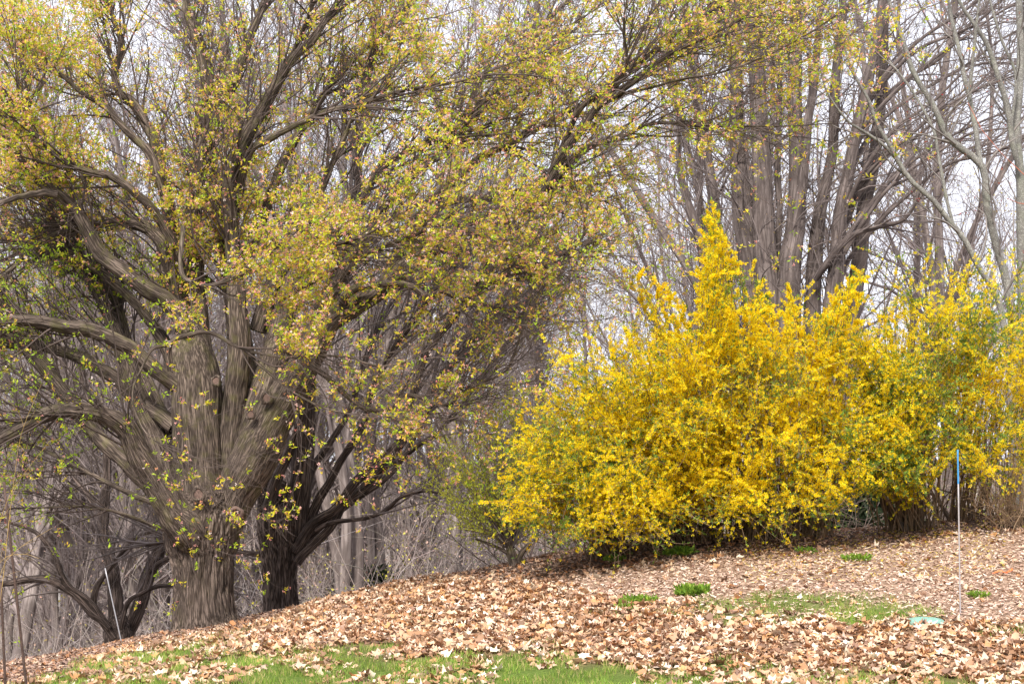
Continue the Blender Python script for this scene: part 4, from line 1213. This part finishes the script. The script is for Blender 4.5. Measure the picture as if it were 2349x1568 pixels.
# rooted on the short trunk, not on the soil
hub = P(1172, 1262, gb[1])
t = np.linspace(0, 1, 12)[None, :, None]
Pn = Pn + (hub - Pn[:, :1]) * (1 - t)
s, dr, r, t_ = spawn(Pn, Rn, 7, 0.25, 1, (0.25, 0.7), 0.6, rng, minr=0.0025)
Ps, Rs = grow(s, dr, rng.uniform(0.25, 0.6, len(s)), np.clip(r, 0.0025, 0.004), 6, 0.07, (0, 0, 0.04), 0.4, rng)
V, Fq, bc = tubes(Pn, Rn * 0.5, 3)
V2, F2, _ = tubes(Ps, Rs, 3)
link('twigs', make_mesh('twigs', np.concatenate([V, V2]), np.concatenate([Fq[0], F2[0] + len(V)]), M_twiggrey, True), Gs, kind='stuff')
q = np.concatenate([Ps[:, 2], Ps[:, 3], Ps[:, 4], Ps[:, 5], Pn[:, -2], Pn[:, -1], Ps[:, 1]])
leaflets(Gs, q, np.tile([[0, 0, 1.]], (len(q), 1)), [(0.54, 0.57, 0.05), (0.47, 0.53, 0.05), (0.60, 0.60, 0.07)], (0.03, 0.05), seed=9, per=3, width=0.4)

# tan shrub at the edge with pale twigs
rng = np.random.default_rng(43)
tb = gpt(2330, 1215)
Ts = thing('twiggy_shrub', tb, 'low tan twiggy shrub with hardly any leaf at the very edge of the bed', 'shrub')
TP = [(2200, 1100), (2250, 1030), (2349, 960), (2450, 960), (2480, 1130), (2400, 1200), (2250, 1190)]
x, y = sample_poly(TP, 70, rng)
Pn, Rn = canes(np.array([tb, tb + np.array([0.3, 0.1, 0.0])]), x, y, tb[1] + rng.uniform(-0.7, 0.5, 70), 12, 0.15, rng, 0.007)
s, dr, r, t_ = spawn(Pn, Rn, 8, 0.2, 1, (0.4, 1.1), 0.6, rng, minr=0.0025)
Ps, Rs = grow(s, dr, rng.uniform(0.2, 0.5, len(s)), np.clip(r, 0.0025, 0.004), 6, 0.12, (0, 0, 0.02), 0.4, rng)
V, Fq, bc = tubes(Pn, Rn, 4)
V2, F2, _ = tubes(Ps, Rs, 3)
link('twigs', make_mesh('twigs', np.concatenate([V, V2]), np.concatenate([Fq[0], F2[0] + len(V)]), M_cane, True), Ts, kind='stuff')
q = Ps[rng.random(len(Ps)) < 0.5]
leaflets(Ts, q[:, -1], q[:, -1] - q[:, -2], [(0.42, 0.42, 0.06), (0.55, 0.48, 0.04)], (0.02, 0.04), seed=10, per=2)

# ------------------------------------------------------------------ ground cover
def tiltframe(n, rng, tilt):
    """random frames near the ground plane: two in-plane axes and a normal"""
    up = nrm(np.stack([rng.normal(0, tilt, n), rng.normal(0, tilt, n) - 0.05, np.ones(n)], -1))
    a = rng.uniform(0, 6.28, n)
    x = np.stack([np.cos(a), np.sin(a), 0 * a], -1)
    x = nrm(x - (x * up).sum(1, keepdims=True) * up)
    return x, np.cross(up, x), up


LO = np.array([(0.0, -0.46), (0.36, -0.33), (0.30, -0.05), (0.50, 0.20), (0.20, 0.22), (0.02, 0.52), (-0.22, 0.20), (-0.48, 0.22), (-0.30, -0.06), (-0.38, -0.30)])
KL = len(LO)
LEAFC = [(0.46, 0.28, 0.17), (0.56, 0.38, 0.25), (0.38, 0.20, 0.10), (0.62, 0.45, 0.32), (0.30, 0.16, 0.085), (0.50, 0.31, 0.19), (0.45, 0.23, 0.10), (0.20, 0.12, 0.08), (0.50, 0.35, 0.26), (0.76, 0.62, 0.49), (0.40, 0.24, 0.14), (0.26, 0.15, 0.09)]


def leaf_verts(C, size, rng, tilt=0.35):
    n = len(C)
    X, Y, U = tiltframe(n, rng, tilt)
    k = len(LO)
    o = LO[None] * rng.uniform(0.8, 1.15, (n, k, 1)) * size[:, None, None]
    rad = np.linalg.norm(o, axis=2) / size[:, None]
    curl = rng.normal(0.25, 0.6, (n, 1)) * rad ** 2 + rng.normal(0, 0.10, (n, k)) + rng.normal(0, 0.8, (n, 1)) * (o[..., 0] / size[:, None]) ** 2
    V = C[:, None] + o[..., :1] * X[:, None] + o[..., 1:] * Y[:, None] + (curl * size[:, None])[..., None] * U[:, None]
    V = np.concatenate([V, (C - U * 0.0)[:, None]], 1)
    tri = np.array([[i, (i + 1) % k, k] for i in range(k)])
    F3 = (np.arange(n)[:, None, None] * (k + 1) + tri[None]).reshape(-1, 3)
    return V, F3


rng = np.random.default_rng(77)
N_ = 110000
d = 12.5 + 13.2 * rng.random(N_) ** 0.8
vx = rng.uniform(-160, 2500, N_)
x = (vx - CX) / F * d
g_, l_, c_, m_, px, py = zones(x, d)
z = ground(x, d)
gc_ = gpt(2122, 1434)
ok = (rng.random(N_) < l_ * 0.42 + c_ * 0.03 + m_ * 0.16) & (py < 1640) & (np.hypot(x - gc_[0], (d - gc_[1])) > 0.17)
x, d, z, g_, l_, m_ = x[ok], d[ok], z[ok], g_[ok], l_[ok], m_[ok]
size = rng.uniform(0.055, 0.13, len(x)) * np.where(m_ > 0.5, 0.7, 1)
C = np.stack([x, d, z + 0.015 + 0.035 * rng.random(len(x)) * (l_ > 0.5)], -1)
V, F3 = leaf_verts(C, size, rng)
colr = np.clip(pick(LEAFC, len(x), rng, 0.22) * 1.12, 0, 0.9)
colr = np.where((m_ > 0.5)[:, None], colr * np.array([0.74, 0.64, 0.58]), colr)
pxs, pys = proj(C)
appar = size / d * (1 + 0.0 * d) * ((pys < 1568) & (pxs > 0) & (pxs < 2349))
top = np.argsort(-appar)[:300]
rest = np.setdiff1d(np.arange(len(x)), top)
bag = Bag()
Vr, Fr = V[rest], F3.reshape(-1, KL, 3)[:len(rest)].reshape(-1, 3)
bag.add(Vr.reshape(-1, 3), Fr, np.repeat(colr[rest], KL + 1, 0))
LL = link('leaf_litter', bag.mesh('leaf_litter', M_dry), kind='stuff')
LL['label'] = 'thick drift of dry tan fallen leaves over the slope'
tri = np.array([[i, (i + 1) % KL, KL] for i in range(KL)])
for i in top:
    me = make_mesh('fallen_leaf', V[i] - C[i], tri, M_dry, False, np.repeat(colr[i][None], KL + 1, 0))
    o = link('fallen_leaf', me, LL)
    o.location = C[i]
print('fallen leaves', len(x))

# wood chips and bark mulch
N_ = 120000
d = 16 + 10 * rng.random(N_)
vx = rng.uniform(-100, 2480, N_)
x = (vx - CX) / F * d
g_, l_, c_, m_, px, py = zones(x, d)
ok = rng.random(N_) < (c_ * 0.85 + m_ * 0.5) * (1 - 0.8 * g_)
x, d, c_, m_ = x[ok], d[ok], c_[ok], m_[ok]
n = len(x)
z = ground(x, d) + 0.006 + rng.random(n) * 0.03
X, Y, U = tiltframe(n, rng, 0.42)
X = nrm(X * np.array([1.4, 1, 1]))
ln = rng.uniform(0.02, 0.075, n)[:, None]; wd = rng.uniform(0.008, 0.022, n)[:, None]
C = np.stack([x, d, z], -1)
V = np.stack([C - X * ln / 2 - Y * wd / 2, C + X * ln / 2 - Y * wd * 0.3, C + X * ln * 0.45 + Y * wd / 2, C - X * ln * 0.4 + Y * wd * 0.6], 1)
cch = pick([(0.60, 0.44, 0.34), (0.50, 0.34, 0.25), (0.68, 0.54, 0.44), (0.36, 0.24, 0.18), (0.54, 0.40, 0.32), (0.22, 0.14, 0.10)], n, rng, 0.2)
cmu = pick([(0.20, 0.13, 0.10), (0.32, 0.21, 0.16), (0.14, 0.09, 0.07), (0.42, 0.29, 0.22)], n, rng, 0.2)
bag = Bag()
bag.add(V.reshape(-1, 3), np.arange(n * 4).reshape(n, 4), np.where((m_ > c_)[:, None], cmu, cch))
o = link('wood_chips', bag.mesh('wood_chips', M_chip), kind='stuff')
o['label'] = 'pale shredded wood chips and dark bark mulch round the shrubs'
print('chips', n)

# grass
N_ = 200000
d = 12.8 + 12.5 * rng.random(N_) ** 0.9
vx = rng.uniform(-100, 2450, N_)
x = (vx - CX) / F * d
g_, l_, c_, m_, px, py = zones(x, d)
tuft = fbm(np.stack([x * 4, d * 4, 0 * x], -1), 91, 2)
ok = (rng.random(N_) < g_ * smooth(0.25, 0.6, tuft) * np.where(d > 16.5, 2.0, 1.1)) & (py < 1620)
x, d, tuft = x[ok], d[ok], tuft[ok]
n = len(x)
C = np.stack([x, d, ground(x, d) - 0.005], -1)
h = rng.uniform(0.03, 0.075, n)[:, None] * (0.6 + tuft[:, None])
D = nrm(np.stack([rng.normal(0, 0.4, n), rng.normal(0, 0.4, n), np.ones(n)], -1))
a = rng.uniform(0, 6.28, n)
sd_ = np.stack([np.cos(a), np.sin(a), 0 * a], -1) * rng.uniform(0.002, 0.0045, n)[:, None]
bend = np.stack([rng.normal(0, 0.35, n), rng.normal(0, 0.35, n), np.zeros(n)], -1)
mid = C + D * h * 0.6
tip = mid + nrm(D + bend) * h * 0.5
V = np.stack([C - sd_, C + sd_, mid + sd_ * 0.8, mid - sd_ * 0.8, tip], 1)
b5 = (np.arange(n) * 5)[:, None]
bag = Bag()
cg = pick([(0.17, 0.30, 0.045), (0.23, 0.37, 0.06), (0.30, 0.40, 0.08), (0.13, 0.24, 0.03), (0.44, 0.40, 0.17)], n, rng, 0.2)
cg = cg * np.clip(0.6 + 1.0 * fbm(np.stack([x * 2.2, d * 1.2, 0 * x], -1), 95, 3), 0.5, 1.5)[:, None] * np.array([1.1, 1, 1])
bag.add(V.reshape(-1, 3), [b5 + np.array([[0, 1, 2, 3]]), b5 + np.array([[3, 2, 4]])], np.repeat(cg, 5, 0))
o = link('grass', bag.mesh('grass', M_leaf), kind='stuff')
o['label'] = 'short spring grass growing up through the fallen leaves'
print('blades', n)

# fallen yellow petals on the mulch under the shrubs
vxp = rng.uniform(1700, 2300, 900)
vyp = 1212 + rng.gamma(2.0, 16, 900)
pp = []
for d_ in range(900):
    dd = rng.uniform(20.5, 24.6)
    pp.append(((vxp[d_] - CX) / F * dd, dd))
pp = np.array(pp)
pp = np.stack([pp[:, 0], pp[:, 1], ground(pp[:, 0], pp[:, 1]) + 0.04], -1)
V, Fq = petals(pp, np.tile([[0, -0.2, 1.0]], (len(pp), 1)), np.full(len(pp), 0.022), 0.45, 0.8, rng, 4)
bag = Bag()
bag.add(V, Fq, np.repeat(pick(YEL, len(pp), rng), 4, 0))
o = link('fallen_petals', bag.mesh('fallen_petals', M_petal), kind='stuff')
o['label'] = 'fallen yellow forsythia flowers lying on the dark mulch'


# weeds
def weed(vx, vy, r, label, seed, n=70, h=0.10):
    rng = np.random.default_rng(seed)
    c = gpt(vx, vy)
    root = thing('weed', c, label, 'weed', 'green weeds in the mulch')
    a = rng.uniform(0, 6.28, n); q = np.sqrt(rng.random(n)) * r
    b = c + np.stack([q * np.cos(a), q * np.sin(a) * 0.7, np.full(n, 0.0)], -1)
    b[:, 2] = ground(b[:, 0], b[:, 1])
    d = nrm(np.stack([np.cos(a) * q / r * 0.9 + rng.normal(0, .3, n), np.sin(a) * q / r * 0.6 + rng.normal(0, .3, n), np.ones(n)], -1))
    Pn, Rn = grow(b, d, rng.uniform(0.4, 0.8, n) * h, np.full(n, 0.0025), 4, 0.1, (0, 0, 0), 0.6, rng)
    V, Fq, _ = tubes(Pn, Rn, 3)
    link('stem', make_mesh('stem', V, Fq, M_leaf, True, np.tile([[0.2, 0.32, 0.04]], (len(V), 1))), root, kind='stuff')
    bag = Bag()
    for k in (1, 2, 3, 3):
        V, Fq = leaves(Pn[:, k], nrm(d + rng.normal(0, 0.6, (n, 3))), rng.uniform(0.5, 0.9, n) * h * 0.8, 0.42, rng)
        bag.add(V, Fq, pick([(0.20, 0.34, 0.04), (0.28, 0.40, 0.05), (0.14, 0.25, 0.03)], n, rng))
    link('foliage', bag.mesh('foliage', M_leaf), root, kind='stuff')


weed(1588, 1368, 0.15, 'bright green leafy weed standing alone on the pale wood chips', 1, 90, 0.14)
weed(1465, 1386, 0.17, 'low spreading green weed among curled leaves, beside the patchy grass', 2, 70, 0.11)
weed(1432, 1400, 0.08, 'tiny green weed just below the low spreading one', 3, 26, 0.08)
weed(1848, 1270, 0.09, 'small green weed in dark mulch under the largest forsythia', 4, 40, 0.09)
weed(1965, 1288, 0.15, 'ragged green weed on the chips beside the fallen petals', 5, 60, 0.10)
weed(2245, 1373, 0.09, 'small green weed beside the base of the blue-tipped marker', 6, 40, 0.08)
weed(1558, 1275, 0.16, 'dark green sprig at the brown leaf heap below the flowers', 7, 60, 0.13)
weed(1410, 1288, 0.12, 'green sprig among dark leaves by the lower forsythia', 8, 40, 0.10)

# ------------------------------------------------------------------ markers, rods and the cover
def rod(name, a, b, r, mat, label, cat, split=None, mat2=None, group=None, capr=1.0):
    a, b = np.array(a, float), np.array(b, float)
    root = thing(name, a, label, cat, group)
    def seg(p, q, m, nm, rr=r):
        Pn = np.linspace(0, 1, 8)[:, None] * (q - p) + p
        V, Fq, bc = tubes(Pn[None], np.full((1, 8), rr), 12, cap=True)
        link(nm, make_mesh(nm, V, Fq, m, True), root)
    if split:
        mid = a + (b - a) * split
        seg(a, mid, mat, 'shaft')
        seg(mid - (b - a) * 0.002, b, mat2, 'painted_tip', r * 1.12)
    else:
        seg(a, b, mat, 'shaft')
    return root


g = gpt(2203, 1415)
topp = P(2197, 1031, g[1])
rod('marker_stake', g - np.array([0, 0, 0.05]), topp, 0.0085, M_fibre, 'upright grey marker stake with a blue painted tip beside the teal cover', 'stake', 0.80, M_blue)
g = gpt(281, 1474)
rod('marker_stake', g - np.array([0, 0, 0.05]), P(241, 1302, g[1]), 0.009, M_alu, 'thin pale stake leaning in front of the low forked tree', 'stake')
for (x1, y1, x2, y2, dd, lb) in ((60, 1568, 9, 1104, 13.0, 'taller rusty steel rod leaning at the left edge of the lawn'), (12, 1568, 2, 1335, 13.4, 'shorter rusty steel rod at the very edge of the lawn')):
    a = P(x1, y1, dd); b = P(x2, y2, dd)
    u = (b - a) / np.linalg.norm(b - a)
    while a[2] > ground(a[0], a[1]) - 0.05:
        a = a - u * 0.02
    rod('steel_rod', a, b, 0.011, M_rust, lb, 'rod', group='rusty rods')

# teal round cover of a ground box
g = gpt(2122, 1434)
cov = thing('utility_cover', g, 'flat teal plastic cover sunk in the ground beside the grass tuft', 'cover')
k = 40
a = np.linspace(0, 2 * math.pi, k, endpoint=False)
def ringdisc(nm, prof, mat, parent):
    V = []
    for r_, z_ in prof:
        xx, yy = g[0] + r_ * np.cos(a), g[1] + r_ * np.sin(a)
        gz = g[2] + (ground(g[0] + 0.3, g[1]) - ground(g[0] - 0.3, g[1])) / 0.6 * (xx - g[0]) + (ground(g[0], g[1] + 0.3) - ground(g[0], g[1] - 0.3)) / 0.6 * (yy - g[1])
        V.append(np.stack([xx, yy, gz + z_], -1))
    ix = np.arange(len(prof) * k).reshape(len(prof), k)
    Fq = np.stack([ix[:-1], np.roll(ix[:-1], -1, 1), np.roll(ix[1:], -1, 1), ix[1:]], -1).reshape(-1, 4)
    return link(nm, make_mesh(nm, np.concatenate(V), [Fq, ix[-1:][:, :]], mat, True), parent)


ringdisc('collar', [(0.202, -0.02), (0.202, 0.035), (0.190, 0.042), (0.182, 0.030)], M_teal, cov)
ringdisc('lid', [(0.179, 0.026), (0.175, 0.046), (0.12, 0.052), (0.04, 0.054)], M_teal, cov)

# scrap of orange ribbon
g = gpt(2300, 1318)
rb = link('ribbon', make_mesh('ribbon', [(g[0] - 0.12, g[1], g[2] + 0.01), (g[0] - 0.03, g[1] - 0.02, g[2] + 0.045), (g[0] + 0.05, g[1], g[2] + 0.015), (g[0] + 0.13, g[1] - 0.02, g[2] + 0.06),
                                         (g[0] - 0.12, g[1] + 0.03, g[2] + 0.02), (g[0] - 0.03, g[1] + 0.02, g[2] + 0.06), (g[0] + 0.05, g[1] + 0.03, g[2] + 0.03), (g[0] + 0.13, g[1] + 0.02, g[2] + 0.08)],
                               np.array([[0, 1, 5, 4], [1, 2, 6, 5], [2, 3, 7, 6]]), M_orange))
rb['label'] = 'scrap of orange ribbon lying on the wood chips'
rb['category'] = 'ribbon'

# reddish shoots close by at the left and right edges
def shoots(name, lines, mat, label, dd, rad, seed, side=3):
    rng = np.random.default_rng(seed)
    b = P(lines[0][0][0], lines[0][0][1], dd)
    bz = float(ground(b[0], b[1]))
    root = thing(name, (b[0], b[1], bz), label, 'shrub')
    for pts in lines:
        Pn, Rn = limb([(x, y, 2) for x, y in pts], dd, dd - 0.3, 20)
        Rn = np.linspace(1, 0.3, 20) * rad
        V, Fq, bc = tubes(Pn[None], Rn[None], 6)
        link('shoot', make_mesh('shoot', V, Fq, mat, True), root)
        s, d, r, t = spawn(Pn[None], Rn[None], side, 0.3, 1, (0.4, 0.9), 0.5, rng)
        P1, R1 = grow(s, d, rng.uniform(0.10, 0.3, len(s)), np.full(len(s), rad * 0.35), 7, 0.1, (0, 0, 0.03), 0.4, rng)
        V, Fq, bc = tubes(P1, R1, 4)
        link('twigs', make_mesh('twigs', V, Fq, mat, True), root, kind='stuff')


shoots('young_shoots', [[(-60, 1640), (-30, 1500), (0, 1380), (20, 1200), (35, 1080), (50, 990), (95, 880)], [(-60, 1560), (0, 1320), (40, 1260), (120, 1210)], [(-20, 1460), (-10, 1250), (20, 1140), (60, 1080), (115, 1010)], [(-40, 1400), (0, 1290), (50, 1270), (90, 1280)]],
       M_ochretwig, 'thin ochre shoots with reddish twigs at the left edge near the rods', 11.0, 0.003, 5)
shoots('red_shoots', [[(2620, 1500), (2560, 900), (2480, 560), (2349, 400), (2290, 345), (2240, 280), (2220, 235)], [(2560, 900), (2500, 600), (2400, 480), (2349, 470), (2310, 455)]],
       M_redtwig, 'slim red shoots arching in from the side in front of the pale maples', 9.0, 0.006, 6, 2)

tot = sum(len(o.data.polygons) * 1.8 for o in S.objects if o.type == 'MESH' and o.data.users == 1)
print('approx tris', int(tot), 'objects', len(S.objects))
